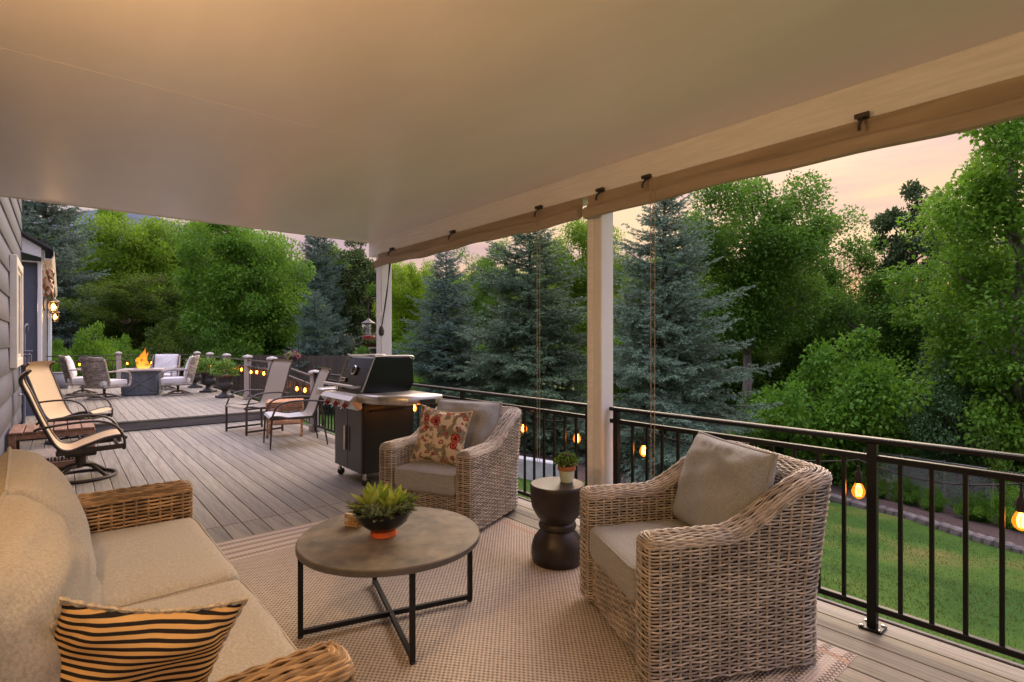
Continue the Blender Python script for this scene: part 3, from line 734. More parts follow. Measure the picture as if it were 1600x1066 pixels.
def throw_pillow(label, w_, h_, t_, M4, grp=None, frontmat='floral', backmat='stripe', seed=1):
    t = thing('throw_pillow', label, 'pillow'); t.matrix_world = M4
    n = 40; u = np.linspace(-1, 1, n); uu, vv = np.meshgrid(u, u, indexing='ij'); rs = np.random.default_rng(seed)
    th = ((1 - np.abs(uu) ** 2.6).clip(0) * (1 - np.abs(vv) ** 2.6).clip(0)) ** .62
    x = w_ / 2 * uu * (1 - .10 * (1 - vv ** 2) * np.abs(uu) ** 2); z = h_ / 2 * vv * (1 - .15 * (1 - uu ** 2) * np.abs(vv) ** 2)
    wk = sum(.006 * np.sin(rs.normal(0, 5) * uu + rs.normal(0, 5) * vv + rs.uniform(0, 6)) for _ in range(6)) * th
    for (cx_, s_) in ((-.75, 1), (.8, -1)):     # creases running in from the corners
        wk = wk - .018 * np.exp(-(((uu - cx_) + s_ * -.8 * (vv - .75)) / .10) ** 2) * np.exp(-((vv - .6) / .5) ** 2) * th
    MB().grid(np.stack([x, -t_ / 2 * th - wk, z], 2)[::-1]).build('front_cover', frontmat, t); MB().grid(np.stack([x, t_ / 2 * th + wk, z], 2)).build('back_cover', backmat, t)
    ring = np.array([(x[i, 0], 0, z[i, 0]) for i in range(n)] + [(x[-1, j], 0, z[-1, j]) for j in range(1, n)] + [(x[i, -1], 0, z[i, -1]) for i in range(n - 2, -1, -1)] + [(x[0, j], 0, z[0, j]) for j in range(n - 2, -1, -1)])
    e = MB(); k = len(ring); ph = np.arange(k)
    e.tube(ring, .007 + .003 * np.sin(ph * 2.1), 6, cap=False)
    e.build('fringe', 'trimcord', t)
    return t

# ================================================================== WICKER
def weave_rows(mb, rows, normals, rv, rn, amp, sides=5, chunk=5, closed=True, ph=0):
    """rows: R x K x 3 points at half-stake spacing; every strand passes over and under the stakes"""
    R_, K, _ = rows.shape; a = np.arange(sides) * 2 * pi / sides; ca, sa_ = np.cos(a), np.sin(a)
    kk = (np.arange(K) + ph) % 4; off = np.where(kk == 0, 1., np.where(kk == 2, -1., 0.)); half = np.median(np.linalg.norm(np.diff(rows[0], axis=0), axis=1))
    for r in range(R_):
        P = rows[r]; N = normals[r]
        T = (np.roll(P, -1, 0) - np.roll(P, 1, 0)) if closed else np.gradient(P, axis=0); T /= np.linalg.norm(T, axis=1)[:, None] + 1e-9
        B = np.cross(T, N); sl = np.linalg.norm(np.roll(P, -1, 0) - P, axis=1); sl[-1] = sl[-2]; damp = np.clip(sl / half, 0, 1)
        o_ = (amp * off * (1 if r % 2 else -1) + RNG.normal(0, abs(amp) * .14, K)) * damp
        Q = P + N * o_[:, None] + B * (RNG.normal(0, rv * .16, K) * damp)[:, None]
        V = Q[:, None] + rn * ca[None, :, None] * N[:, None] + rv * sa_[None, :, None] * B[:, None]
        i = np.arange(K if closed else K - 1); j = np.arange(sides); ii, jj = np.meshgrid(i, j, indexing='ij'); i2 = (ii + 1) % K; j2 = (jj + 1) % sides
        fs = np.stack([ii * sides + jj, i2 * sides + jj, i2 * sides + j2, ii * sides + j2], -1).reshape(-1, 4)
        tn = np.repeat(RNG.uniform(0, 1, K // chunk + 1), chunk)[:K]
        mb.v.append(V.reshape(-1, 3)); mb.f += [tuple(f) for f in (fs + mb.n).tolist()]; mb.t.append(np.repeat(tn, sides)); mb.n += K * sides
def c_loop(W, D, w_, hw, sp, rc=.07):
    """closed outline of a C-shaped arm/back footprint, same point count for every half thickness hw"""
    ax = W / 2 - w_ / 2; ay = D / 2 - w_ / 2; yf = -D / 2 + .05
    ns = int(round((D - .1) / sp)) * 2; nbk = int(round((W - w_) / sp)) * 2; nc = 6; ncap = 8
    pts = []
    def seg(a, b, n): pts.extend([(a[0] + (b[0] - a[0]) * t, a[1] + (b[1] - a[1]) * t) for t in np.linspace(0, 1, n, endpoint=False)])
    def arc(c, r, a0, a1, n): pts.extend([(c[0] + r * cos(t), c[1] + r * sin(t)) for t in np.linspace(a0, a1, n, endpoint=False)])
    def cap(xc, s_):   # front end of an arm, from outer(+s) to inner
        for t in np.linspace(0, pi, ncap, endpoint=False):
            c_, s2 = cos(t), sin(t); pts.append((xc + s_ * hw * math.copysign(abs(c_) ** .5, c_), yf - .75 * hw * abs(s2) ** .55))
    ro = rc + hw; ri = max(rc - hw, .012)
    seg((ax + hw, yf), (ax + hw, ay - rc), ns); arc((ax - rc, ay - rc), ro, 0, pi / 2, nc)
    seg((ax - rc, ay + hw), (-ax + rc, ay + hw), nbk); arc((-ax + rc, ay - rc), ro, pi / 2, pi, nc)
    seg((-ax - hw, ay - rc), (-ax - hw, yf), ns); cap(-ax, -1)
    q = -ax + hw; seg((q, yf), (q, ay - hw - ri), ns); arc((q + ri, ay - hw - ri), ri, pi, pi / 2, nc)
    q2 = ax - hw; seg((q + ri, ay - hw), (q2 - ri, ay - hw), nbk); arc((q2 - ri, ay - hw - ri), ri, pi / 2, 0, nc)
    seg((q2, ay - hw - ri), (q2, yf), ns)
    for t in np.linspace(pi, 0, ncap, endpoint=False):
        c_, s2 = cos(t), sin(t); pts.append((ax + hw * math.copysign(abs(c_) ** .5, c_), yf - .75 * hw * abs(s2) ** .55))
    P = np.array(pts)
    k = len(P) % 4
    return P if k == 0 else np.vstack([P[:1] * .75 + P[-1:] * .25] * 0 + [P] + [P[-1:] * (1 - t) + P[:1] * t for t in np.linspace(0, 1, 4 - k + 2)[1:-1]])
def wicker_shell(t, W, D, w_, zarm, zback, pitch, sp, mat, zb=.035, lean=.16, s0=.42, s1=.92, front_h=.27):
    def prof(P):
        s = (P[:, 1] + D / 2) / D; return zarm + (zback - zarm) * sm(s0, s1, s)
    def bend(P, z):
        s = (P[:, 1] + D / 2) / D; return np.column_stack([P[:, 0], P[:, 1] + lean * np.maximum(z - .30, 0) * sm(.45, 1.0, s), z])
    def lift(P, zi, extra=0): return bend(P, prof(P) * (zi / zarm) + extra) if zi >= zarm else bend(P, np.full(len(P), zi))
    def norms(rows, th):
        T = np.roll(rows, -1, 0) - np.roll(rows, 1, 0); T[:, 2] = 0; T /= np.linalg.norm(T, axis=1)[:, None] + 1e-9
        N = np.column_stack([T[:, 1], -T[:, 0], 0 * T[:, 0]]) * cos(th) + np.array((0, 0, 1.)) * sin(th); return N / np.linalg.norm(N, axis=1)[:, None]
    hw0 = w_ / 2; P0 = c_loop(W, D, w_, hw0, sp); m = MB(); rv, rn, am = pitch * .33, .0046, .0052
    low = np.array([lift(P0, zi) for zi in np.arange(zb, zarm - .004, pitch)]); weave_rows(m, low, np.array([norms(q, 0) for q in low]), rv, rn, am)
    pf = prof(P0); par = len(low)
    for zi in np.arange(zb + pitch * len(low), zback - .004, pitch):      # shorter rows where the back rises above the arms
        ok = pf > zi - .012; full = bend(P0, np.full(len(P0), zi)); nf = norms(full, 0); i = 0; K = len(P0)
        while i < K:
            if ok[i]:
                j = i
                while j < K and ok[j]: j += 1
                if j - i > 3: weave_rows(m, full[None, i:j], nf[None, i:j], rv, rn, am if par % 2 == 0 else -am, closed=False, ph=i)
                i = j
            else: i += 1
        par += 1
    caps = [lift(c_loop(W, D, w_, hw0 * cos(th) ** .75, sp), zarm, hw0 * .62 * sin(th)) for th in np.linspace(.0, 1.53, max(8, int(hw0 * 1.6 / pitch) + 5))]
    weave_rows(m, np.array(caps), np.array([norms(q, th) for q, th in zip(caps, np.linspace(0, 1.53, len(caps)))]), rv * 1.05, rn, am * .8)
    for k in range(0, len(P0), 2): m.tube(bend(np.repeat(P0[k:k + 1], 9, 0), np.linspace(zb, pf[k], 9)), .0055, 5, cap=False, tint=.45)
    # front apron below the seat
    ax = W / 2 - w_; nst = int(round(2 * ax / sp)) * 2 + 1; xs_ = np.linspace(-ax - .01, ax + .01, nst); zr = np.arange(zb, front_h, pitch)
    fr_ = np.array([np.column_stack([xs_, np.full(nst, -D / 2 + .035), np.full(nst, z)]) for z in zr]); weave_rows(m, fr_, np.tile(np.array((0, -1., 0)), (*fr_.shape[:2], 1)), rv, rn, am, closed=False)
    for k in range(0, nst, 2): m.tube(fr_[:, k], .0045, 4, cap=False, tint=.4)
    o = m.build('woven_shell', mat, t, kind='stuff')
    # solid core inside the weave
    c_ = MB(); rr = [lift(c_loop(W, D, w_, hw0 - .016, sp), zi) for zi in (zb, zarm * .5)] + [lift(c_loop(W, D, w_, hw0 - .016, sp), zarm, -.012)] + [lift(c_loop(W, D, w_, hw0 * .5, sp), zarm, hw0 * .34), lift(c_loop(W, D, w_, .004, sp), zarm, hw0 * .42)]
    c_.grid(np.array(rr), close_v=True); c_.box((0, 0, .15), (W - 2 * w_ + .03, D - .12, front_h - .10), .01); c_.build('core', 'liner', t)
    for sx in (-1, 1):
        for sy in (-1, 1): MB().box((sx * (W / 2 - .07), sy * (D / 2 - .075), .018), (.075, .075, .036), .006).build('foot', 'postgrey', t)
def make_armchair(label):
    t = thing('wicker_armchair', label, 'armchair', group='grey wicker armchairs facing the sofa')
    W, D = .85, .85
    wicker_shell(t, W, D, .135, .575, .80, .0138, .050, 'wicker')
    seat_cushion('seat_cushion', W - .285, D - .14, .16, 'cushgrey', t, (0, -.065, .36), 3)
    back_cushion('back_cushion', .63, .49, .23, 'cushback', t, (0, .175, .67), radians(-17), 5)
    return t
near = make_armchair('grey wicker armchair nearest the railing at right with one plain back cushion')
near.location = (2.375, 1.47, .012); near.rotation_euler = (0, 0, radians(-118))
far = dup(near, (2.47, 3.69, .012), radians(-67), 'grey wicker armchair beside the grill holding the floral pillow')
# pillow on far chair: stands on the seat leaning back
def frame(loc, facing_deg, lean, roll=0):
    """pillow front (-y local) turned to facing_deg (world angle), leaning back"""
    rz = radians(facing_deg) + pi / 2
    return Matrix.Translation(loc) @ Matrix.Rotation(rz, 4, 'Z') @ Matrix.Rotation(lean, 4, 'X') @ Matrix.Rotation(roll, 4, 'Y')
throw_pillow('floral throw pillow in red and olive leaning in the far wicker armchair', .47, .46, .15, frame((2.33, 3.66, .665), 207, radians(-16), radians(4)), backmat='stripe', seed=4)
# sofa
sofa = thing('wicker_sofa', 'wicker sofa in brown tinted with painted warm light, oatmeal cushions, at the lower left', 'sofa', (.07, 2.45, .012), radians(90))
wicker_shell(sofa, 2.32, 1.0, .14, .575, .72, .0185, .060, 'wickerwarm', s0=.5)
for s_, sd_ in ((-1, 1), (1, 2)):
    seat_cushion('seat_cushion', .998, .80, .17, 'cushsofa', sofa, (s_ * .51, -.105, .355), sd_, puff=.012)
    back_cushion('back_cushion', .99, .53, .33, 'cushsofa', sofa, (s_ * .51, .165, .655), radians(-15), 8 + sd_, rz=s_ * radians(2.5))
pil = throw_pillow('throw pillow on the sofa showing its black striped back with floral front turned away', .41, .41, .16, frame((.125, 1.60, .595), 92, radians(-10), radians(-19)), seed=9)

# ================================================================== RUG
def rugmat():
    m, n = new_mat('woven_rug'); out = nd(n, 'ShaderNodeOutputMaterial'); b = nd(n, 'ShaderNodeBsdfPrincipled', i_Roughness=.95); b.inputs['Specular IOR Level'].default_value = .1; lk = n.links.new
    t = nd(n, 'ShaderNodeTexCoord'); sx = nd(n, 'ShaderNodeSeparateXYZ'); lk(t.outputs['Object'], sx.inputs[0])
    def math_(op, a_, b_=None):
        k = nd(n, 'ShaderNodeMath', operation=op)
        for i, v in enumerate((a_, b_)):
            if v is None: continue
            if isinstance(v, (int, float)): k.inputs[i].default_value = v
            else: lk(v, k.inputs[i])
        return k.outputs[0]
    X, Y = sx.outputs[0], sx.outputs[1]
    fx = math_('MULTIPLY', X, 2 * pi / .025); row = math_('FLOOR', math_('DIVIDE', Y, 0.0145)); odd = math_('MULTIPLY', math_('MODULO', math_('ABSOLUTE', row), 2), pi)
    cell = math_('SINE', math_('ADD', fx, odd)); vy = math_('SINE', math_('MULTIPLY', math_('FRACT', math_('DIVIDE', Y, 0.0145)), pi))
    tex = math_('MULTIPLY', cell, vy)
    nz_ = nd(n, 'ShaderNodeTexNoise', i_Scale=38, i_Detail=3); lk(t.outputs['Object'], nz_.inputs[0])
    fld = nd(n, 'ShaderNodeMapRange'); fld.inputs['From Min'].default_value = -.75; fld.inputs['From Max'].default_value = .15; lk(math_('ADD', tex, math_('MULTIPLY', math_('SUBTRACT', nz_.outputs[0], .5), .9)), fld.inputs[0])
    mx = nd(n, 'ShaderNodeMix', data_type='RGBA'); mx.inputs[6].default_value = (.20, .17, .15, 1); mx.inputs[7].default_value = (.57, .495, .42, 1); lk(fld.outputs[0], mx.inputs[0])
    # end borders: cross bands of pale and dark picks
    ay = math_('ABSOLUTE', Y); inb = math_('GREATER_THAN', ay, 1.26)
    st = math_('SINE', math_('MULTIPLY', ay, 2 * pi / .092)); picks = math_('GREATER_THAN', math_('ADD', math_('MULTIPLY', cell, .5), st), .45)
    mb_ = nd(n, 'ShaderNodeMix', data_type='RGBA'); mb_.inputs[6].default_value = (.59, .51, .44, 1); mb_.inputs[7].default_value = (.24, .20, .175, 1); lk(math_('MULTIPLY', picks, math_('GREATER_THAN', tex, -.3)), mb_.inputs[0])
    m2 = nd(n, 'ShaderNodeMix', data_type='RGBA'); lk(inb, m2.inputs[0]); lk(mx.outputs[2], m2.inputs[6]); lk(mb_.outputs[2], m2.inputs[7])
    ax_ = math_('ABSOLUTE', X); side = math_('MULTIPLY', math_('GREATER_THAN', ax_, .93), math_('LESS_THAN', ax_, .965)); m3 = nd(n, 'ShaderNodeMix', data_type='RGBA'); lk(side, m3.inputs[0]); lk(m2.outputs[2], m3.inputs[6]); m3.inputs[7].default_value = (.47, .34, .26, 1)
    lk(m3.outputs[2], b.inputs['Base Color'])
    bp = nd(n, 'ShaderNodeBump', i_Strength=.7, i_Distance=.004); lk(math_('MULTIPLY', math_('ADD', math_('MULTIPLY', cell, .5), 1), vy), bp.inputs['Height']); lk(bp.outputs[0], b.inputs['Normal'])
    lk(b.outputs[0], out.inputs[0]); return m
M['rug'] = rugmat()
rugy = np.linspace(-1.70, 1.70, 60); rugx = np.linspace(-1.04, 1.04, 40); R1, R2 = np.meshgrid(rugx, rugy, indexing='ij')
zr = .009 + .0025 * np.sin(R1 * 5) * np.sin(R2 * 4); zr[0] = zr[-1] = .001; zr[:, 0] = zr[:, -1] = .001
rug = MB().grid(np.stack([R1, R2, zr], 2)).build('area_rug', 'rug', loc=(1.72, 2.56, .001))
tag(rug, 'flat woven beige and grey rug with striped ends under the coffee table', 'rug')

# ================================================================== COFFEE TABLE
ct = thing('coffee_table', 'round slate-look coffee table with black crossed metal legs on the rug', 'table', (1.29, 2.50, .012))
MB().lathe([(.001, .402), (.43, .402), (.452, .404), (.452, .428), (.449, .431)], (0, 0, 0), 72).build('rim', 'tableedge', ct)
MB().lathe([(.4485, .4312), (.446, .4335), (.001, .4335)], (0, 0, 0), 72).build('top', 'tablestone', ct)
la = math.atan2(.90, .24)
for k in range(4):
    a = la + k * pi / 2; MB().box((.43 * cos(a), .43 * sin(a), .205), (.024, .024, .39), .002, rz=a).build('leg', 'blackmetal', ct)
    MB().lathe([(.012, 0), (.014, .004), (.012, .011)], (.43 * cos(a), .43 * sin(a), 0), 10).build('foot', 'rubber', ct)
for k in range(2):
    a = la + k * pi / 2; c_, s_ = cos(a) * .42, sin(a) * .42; MB().beam((-c_, -s_, .025 + .0005 * k), (c_, s_, .025 + .0005 * k), .022, .022 + .002 * k, .002).build('cross_bar', 'blackmetal', ct)
    MB().beam((-c_, -s_, .390), (c_, s_, .390), .022, .020 + .002 * k, .002).build('top_bar', 'blackmetal', ct)

# leaves helper: pointed fleshy/flat leaves
def blades(mb, base, dirs, up, length, width, cup=.2, tint=None, seg=5):
    for b_, d_, u_, L_, w_ in zip(base, dirs, up, length, width):
        d_ = d_ / np.linalg.norm(d_); s_ = np.cross(d_, u_); s_ /= np.linalg.norm(s_) + 1e-9; n_ = np.cross(s_, d_)
        tt = np.linspace(0, 1, seg); wd = w_ * np.sin(pi * (tt ** .75) * .96 + .06) ; V = np.zeros((seg, 3, 3))
        for i, t in enumerate(tt):
            c = b_ + d_ * L_ * t + n_ * (-cup * L_ * t * t * .5)
            V[i] = (c - s_ * wd[i] / 2 + n_ * wd[i] * .18, c - n_ * wd[i] * .10, c + s_ * wd[i] / 2 + n_ * wd[i] * .18)
        mb.grid(V, tint=tint if tint is not None else random.random())
bowl = thing('succulent_bowl', 'black bowl of mixed succulents on an orange foot on the coffee table', 'planter', (1.25, 2.50, .4465))
MB().lathe([(.001, 0), (.062, 0), (.066, .004), (.064, .030), (.055, .034)], n=32).build('foot_ring', 'orange', bowl)
MB().lathe([(.001, .032), (.05, .033), (.085, .045), (.118, .072), (.137, .108), (.141, .132), (.135, .132), (.125, .11)], n=40).build('bowl', 'bowlblack', bowl)
MB().lathe([(.132, .118), (.09, .125), (.001, .13)], n=24, cap=False).build('soil', 'soil', bowl)
def rosette(cx_, cy_, cz_, n_, L_, w_, mat, name, open_=.6, tilt=(0, 0)):
    m = MB(); ax = np.array((tilt[0], tilt[1], 1.)); ax /= np.linalg.norm(ax); e1 = np.cross(ax, (0, 1, .1)); e1 /= np.linalg.norm(e1); e2 = np.cross(ax, e1)
    for k in range(n_):
        a = k * 2.39996; q = (k + .5) / n_; el = open_ * q; d_ = (e1 * cos(a) + e2 * sin(a)) * sin(el * pi / 2 + .12) + ax * cos(el * pi / 2 + .12)
        blades(m, [np.array((cx_, cy_, cz_)) + d_ * .004], [d_], [ax], [L_ * (.55 + .45 * q)], [w_ * (.6 + .4 * q)], cup=-.25)
    return m.build(name, mat, bowl)
big = [(-.045, .02, .135, 9, .165, .066, .62, (-.35, .1)), (.0, .035, .14, 9, .15, .056, .5, (.05, .1)), (.055, -.01, .135, 10, .14, .055, .6, (.35, -.15)), (.01, -.045, .135, 8, .11, .05, .7, (-.1, -.4))]
for b_ in big: rosette(*b_[:6], 'succulent', 'leaf_rosette', b_[6], b_[7])
for k in range(15):
    a = random.uniform(0, 2 * pi); r_ = random.uniform(.06, .118)
    rosette(r_ * cos(a), r_ * sin(a), .135 - .12 * (r_ - .06), 20, random.uniform(.045, .065), .024, 'sage' if k % 2 else 'sedum', 'small_rosette', .85, (1.1 * cos(a) * r_ / .12, 1.1 * sin(a) * r_ / .12))
sed = MB()
for k in range(150):
    a = random.uniform(0, 2 * pi); r_ = .085 + .05 * random.random(); p = np.array((r_ * cos(a), r_ * sin(a), .135)); d_ = np.array((cos(a) * .8, sin(a) * .8, random.uniform(-.25, 1.1))); d_ /= np.linalg.norm(d_); L_ = random.uniform(.025, .07)
    for q in np.linspace(.2, 1, 7):
        pp = p + d_ * L_ * q; ph = random.uniform(0, 2 * pi)
        for j in range(3):
            e = np.array((cos(ph + j * 2.1), sin(ph + j * 2.1), .5)); blades(sed, [pp], [e + d_ * .5], [np.array((0, 0, 1.)) + .1], [.016], [.008], seg=3)
sed.build('trailing_sedum', 'sedum', bowl, kind='stuff')
pl = MB()
for k in range(9):
    a = radians(125) + random.uniform(-.7, .7); d_ = np.array((cos(a), sin(a), random.uniform(.3, 1.2))); blades(pl, [np.array((.09 * cos(a), .09 * sin(a), .14))], [d_], [np.array((0, .1, 1.))], [.07], [.035])
pl.build('plum_leaves', 'plum', bowl)
wb = thing('wood_bundle', 'small stack of split wood coasters behind the succulent bowl', 'wood pieces', (1.215, 2.735, .4465), radians(35))
for k in range(5): MB().box((random.uniform(-.008, .008), random.uniform(-.008, .008), .007 + .0135 * k), (.095, .085, .0125), .002, rz=random.uniform(-.25, .25)).build('wood_slice', 'wood' if k < 4 else 'trimcord', wb)

# ================================================================== STOOL AND BOXWOOD POT
st = thing('hourglass_stool', 'dark espresso hourglass side table between the two wicker armchairs', 'side table', (2.455, 2.47, .010))
MB().lathe([(.001, 0), (.150, 0), (.163, .012), (.170, .05), (.168, .10), (.150, .155), (.118, .195), (.108, .21), (.118, .22), (.122, .235), (.118, .25), (.108, .26), (.118, .275), (.140, .305), (.165, .355), (.174, .41), (.176, .47), (.176, .492), (.170, .500), (.001, .500)], n=56).build('body', 'stool', st)
pot = thing('potted_boxwood', 'small boxwood ball in a terracotta-rimmed pale green pot on the stool', 'potted plant', (2.53, 2.46, .511))
MB().lathe([(.001, 0), (.040, 0), (.052, .078), (.051, .08)], n=32).build('pot', 'mintglaze', pot)
MB().lathe([(.053, .076), (.059, .078), (.060, .105), (.053, .106), (.050, .095), (.001, .095)], n=32).build('rim', 'terracotta', pot)
bx = MB()
for k in range(300):
    v_ = RNG.normal(0, 1, 3); v_ /= np.linalg.norm(v_); v_[2] = abs(v_[2]) * 1.0 - .25
    p = np.array((0, 0, .135)) + v_ * np.array((.07, .07, .062)) * random.uniform(.75, 1.02)
    blades(bx, [p], [v_ + RNG.normal(0, .5, 3)], [v_ + .01], [random.uniform(.018, .028)], [.013], seg=4)
bx.build('foliage', 'boxwood', pot)
MB().lathe([(.02, .09), (.05, .11), (.055, .14), (.03, .18), (.001, .185)], n=12).build('inner_twigs', 'barkdark', pot)
# ================================================================== GRILL
gr = thing('gas_grill', 'black gas grill with steel shelves and red knobs beside the far armchair', 'grill', (2.55, 5.31, 0))
MB().box((0, 0, .455), (.56, .68, .67), .008).build('cabinet', 'grillside', gr)
for s_ in (-1, 1):
    dr = MB().box((-.288, s_ * .168, .445), (.018, .328, .64), .004).build('door', 'grilldoor', gr)
    if s_ < 0:
        MB().box((-.299, -.035, .44), (.008, .045, .25), .002).build('handle_recess', 'grillside', dr)
    else:
        MB().box((-.312, .028, .44), (.022, .035, .25), .005).build('handle', 'steel', dr)
V = [(-.30, .88), (-.27, .955), (-.15, 1.262), (-.125, 1.272), (.25, 1.272), (.285, 1.24), (.295, 1.0), (.25, .915)]
ld = MB().prism(V, 1, -.315, .315).build('lid', 'grillblack', gr)
ld.modifiers.new('b', 'BEVEL').width = .012; ld.modifiers['b'].segments = 3
for s_ in (-1, 1):
    e = MB(); e.tube(bez([(-.296, s_ * .317, .93), (-.272, s_ * .317, .965), (-.152, s_ * .317, 1.262), (-.125, s_ * .317, 1.277), (.25, s_ * .317, 1.277), (.29, s_ * .317, 1.24)], 40), .008, 6); e.build('end_trim', 'steel', ld)
h = MB(); h.tube([(-.37, -.30, .985), (-.37, .44, .985)], .015, 10); 
for y in (-.26, .30): h.box((-.325, y, .975), (.10, .03, .022), .004)
h.build('lid_handle', 'steel', ld)
th = MB(); R = Matrix.Rotation(radians(-69), 3, 'Y')
def disc(mb, c, prof, n=24):
    P = [];
    for r_, z in prof: P.append((r_, z))
    k = MB().lathe(P, n=n); vv = np.concatenate(k.v) @ np.array(R).T + np.array(c); mb.add(vv, k.f)
disc(th, (-.212, .02, 1.13), [(.052, 0), (.052, .012), (.044, .016), (.04, .010)]); th.build('thermometer', 'chrome', ld)
tf = MB(); disc(tf, (-.215, .02, 1.13), [(.001, .0115), (.042, .0115)]); tf.build('dial', 'grillside', ld)
bd = MB().box((-.258, .22, 1.03), (.006, .13, .045), .002, mat=Matrix.Rotation(radians(21), 3, 'Y')).build('badge', 'steel', ld)
MB().box((-.2625, .22, 1.031), (.003, .10, .024), .001, mat=Matrix.Rotation(radians(21), 3, 'Y')).build('badge_inlay', 'grillside', bd)
# cook box, shelves, control panel
MB().box((0, 0, .845), (.54, .70, .12), .006).build('cook_box', 'grillside', gr)
pn = MB().prism([(-.305, .905), (-.39, .895), (-.43, .855), (-.345, .755), (-.305, .77)], 1, -.36, .40).build('control_panel', 'steel', gr)
sh = MB(); poly = [(-.36, -.36), (-.30, -.70), (-.10, -.90), (.27, -.92), (.27, -.36)]
sh.prism([(x, y) for x, y in poly], 2, .835, .918); o = sh.build('side_shelf', 'steel', gr, smooth=False); o.modifiers.new('b', 'BEVEL').width = .012
sh = MB(); sh.prism([(-.40, .405), (-.40, .62), (-.30, .70), (.24, .70), (.24, .405)], 2, .84, .918); o = sh.build('side_shelf', 'steel', gr, smooth=False); o.modifiers.new('b', 'BEVEL').width = .012
MB().box((.10, -.921, .862), (.16, .012, .045), .002).build('shelf_bracket', 'grillside', gr)
for y in (.27, .045, -.18):
    k = MB(); a = math.atan2(.10, .085); ax = Vector((-.77, 0, -.64))
    q = ax.to_track_quat('Z', 'Y').to_matrix(); kk = MB().lathe([(.036, 0), (.038, .006), (.028, .010), (.026, .04), (.022, .044), (.001, .044)], n=24)
    k.add(np.concatenate(kk.v) @ np.array(q).T + np.array((-.39, y, .81)), kk.f); ko = k.build('knob', 'knobred', gr)
    kk = MB().lathe([(.040, -.002), (.042, .004), (.038, .008)], n=24); k2 = MB(); k2.add(np.concatenate(kk.v) @ np.array(q).T + np.array((-.39, y, .81)), kk.f); k2.build('bezel', 'chrome', ko)
    MB().box((-.428, y, .778), (.012, .01, .05), .003, mat=q).build('grip', 'chrome', ko)
tb = MB(); tb.tube([(-.22, -.375, .735), (.20, -.375, .735)], .010, 8)
for x in (-.2, .18): tb.box((x, -.355, .735), (.02, .04, .02), .003)
tb.build('towel_bar', 'bronze', gr)
for sx in (-1, 1):
    for sy in (-1, 1):
        cs = MB(); cs.lathe([(.016, .075), (.016, .125)], (sx * .25, sy * .30, 0), 10); cs.box((sx * .25, sy * .30, .07), (.035, .045, .03), .005); c_ = cs.build('caster', 'chrome', gr)
        wh = MB(); k = MB().lathe([(.010, -.014), (.032, -.014), (.038, -.008), (.038, .008), (.032, .014), (.010, .014)], n=20); vv = np.concatenate(k.v)
        wh.add(np.column_stack([vv[:, 0], vv[:, 2], vv[:, 1]]) + np.array((sx * .25 + .008, sy * .30, .039)), k.f); wh.build('wheel', 'rubber', c_)
hs = MB(); hs.tube(bez([(.10, -.36, .25), (.14, -.42, .12), (.24, -.44, .03), (.32, -.38, .02), (.36, -.2, .02)], 24), .011, 8); hs.build('gas_hose', 'rubber', gr)

# ================================================================== SLING CHAIRS
def sling_strip(prof, width, th=.006):
    P = bez([(x, 0, z) for x, z in prof], 60); n = len(P); T = np.gradient(P, axis=0); T /= np.linalg.norm(T, axis=1)[:, None]; N = np.column_stack([-T[:, 2], 0 * T[:, 0], T[:, 0]])
    m = MB(); yy = np.linspace(-width / 2, width / 2, 9); V = np.zeros((n, 18, 3))
    for j, y in enumerate(yy):
        dip = -.014 * (1 - (2 * y / width) ** 2); V[:, j] = P + N * dip + np.array((0, y, 0)); V[:, 17 - j] = P + N * (dip - th) + np.array((0, y, 0))
    m.grid(V, close_v=True); return m, P
def swivel_rocker(label, loc, rz):
    t = thing('swivel_rocker', label, 'patio chair', loc, rz, 'high-back sling swivel rockers by the house wall')
    prof = [(-.40, 1.14), (-.455, 1.06), (-.40, .90), (-.30, .62), (-.20, .40), (-.10, .335), (.04, .38), (.20, .435), (.32, .45), (.375, .42)]
    m, P = sling_strip(prof, .50); m.build('sling', 'sling', t)
    for s_ in (-1, 1):
        f_ = MB(); f_.tube(P + np.array((0, s_ * .262, -.006)), .017, 8); f_.build('side_rail', 'bronze', t)
        a_ = MB(); a_.tube(bez([(-.36, s_ * .285, .56), (-.30, s_ * .30, .585), (-.05, s_ * .31, .615), (.14, s_ * .31, .612), (.27, s_ * .31, .555), (.34, s_ * .30, .44), (.355, s_ * .285, .33), (.345, s_ * .27, .30)], 42), .0125, 8); a_.build('arm', 'bronze', t)
        b_ = MB(); b_.beam((-.20, s_ * .265, .315), (.35, s_ * .265, .335), .024, .05, .004); b_.build('seat_rail', 'bronze', t)
    c = MB(); c.beam((-.18, -.26, .31), (-.18, .26, .31), .03, .03, .004); c.beam((.30, -.26, .33), (.30, .26, .33), .03, .03, .004); c.beam((0, -.26, .315), (0, .26, .315), .05, .03, .004); c.build('cross_bar', 'bronze', t)
    p = MB(); p.box((.0, 0, .27), (.26, .16, .07), .01); p.lathe([(.05, .12), (.045, .24)], (0, 0, 0), 14); p.build('pedestal', 'bronze', t)
    b = MB(); a = np.linspace(0, 2 * pi, 41); b.tube(np.column_stack([.30 * np.cos(a), .30 * np.sin(a), np.full(41, .018)]), .017, 8, cap=False); b.build('base_ring', 'bronze', t)
    l = MB()
    for k in range(4):
        q = pi / 4 + k * pi / 2; l.tube(bez([(.02 * cos(q), .02 * sin(q), .135), (.12 * cos(q), .12 * sin(q), .13), (.24 * cos(q), .24 * sin(q), .06), (.30 * cos(q), .30 * sin(q), .02)], 14), .018, 8)
    l.build('base_spokes', 'bronze', t)
    return t
swivel_rocker('tan sling swivel rocker nearest the sofa, seen from the side', (.16, 7.22, 0), 0)
swivel_rocker('tan sling swivel rocker behind the slatted table, turned toward the camera', (.14, 9.98, 0), radians(-30))
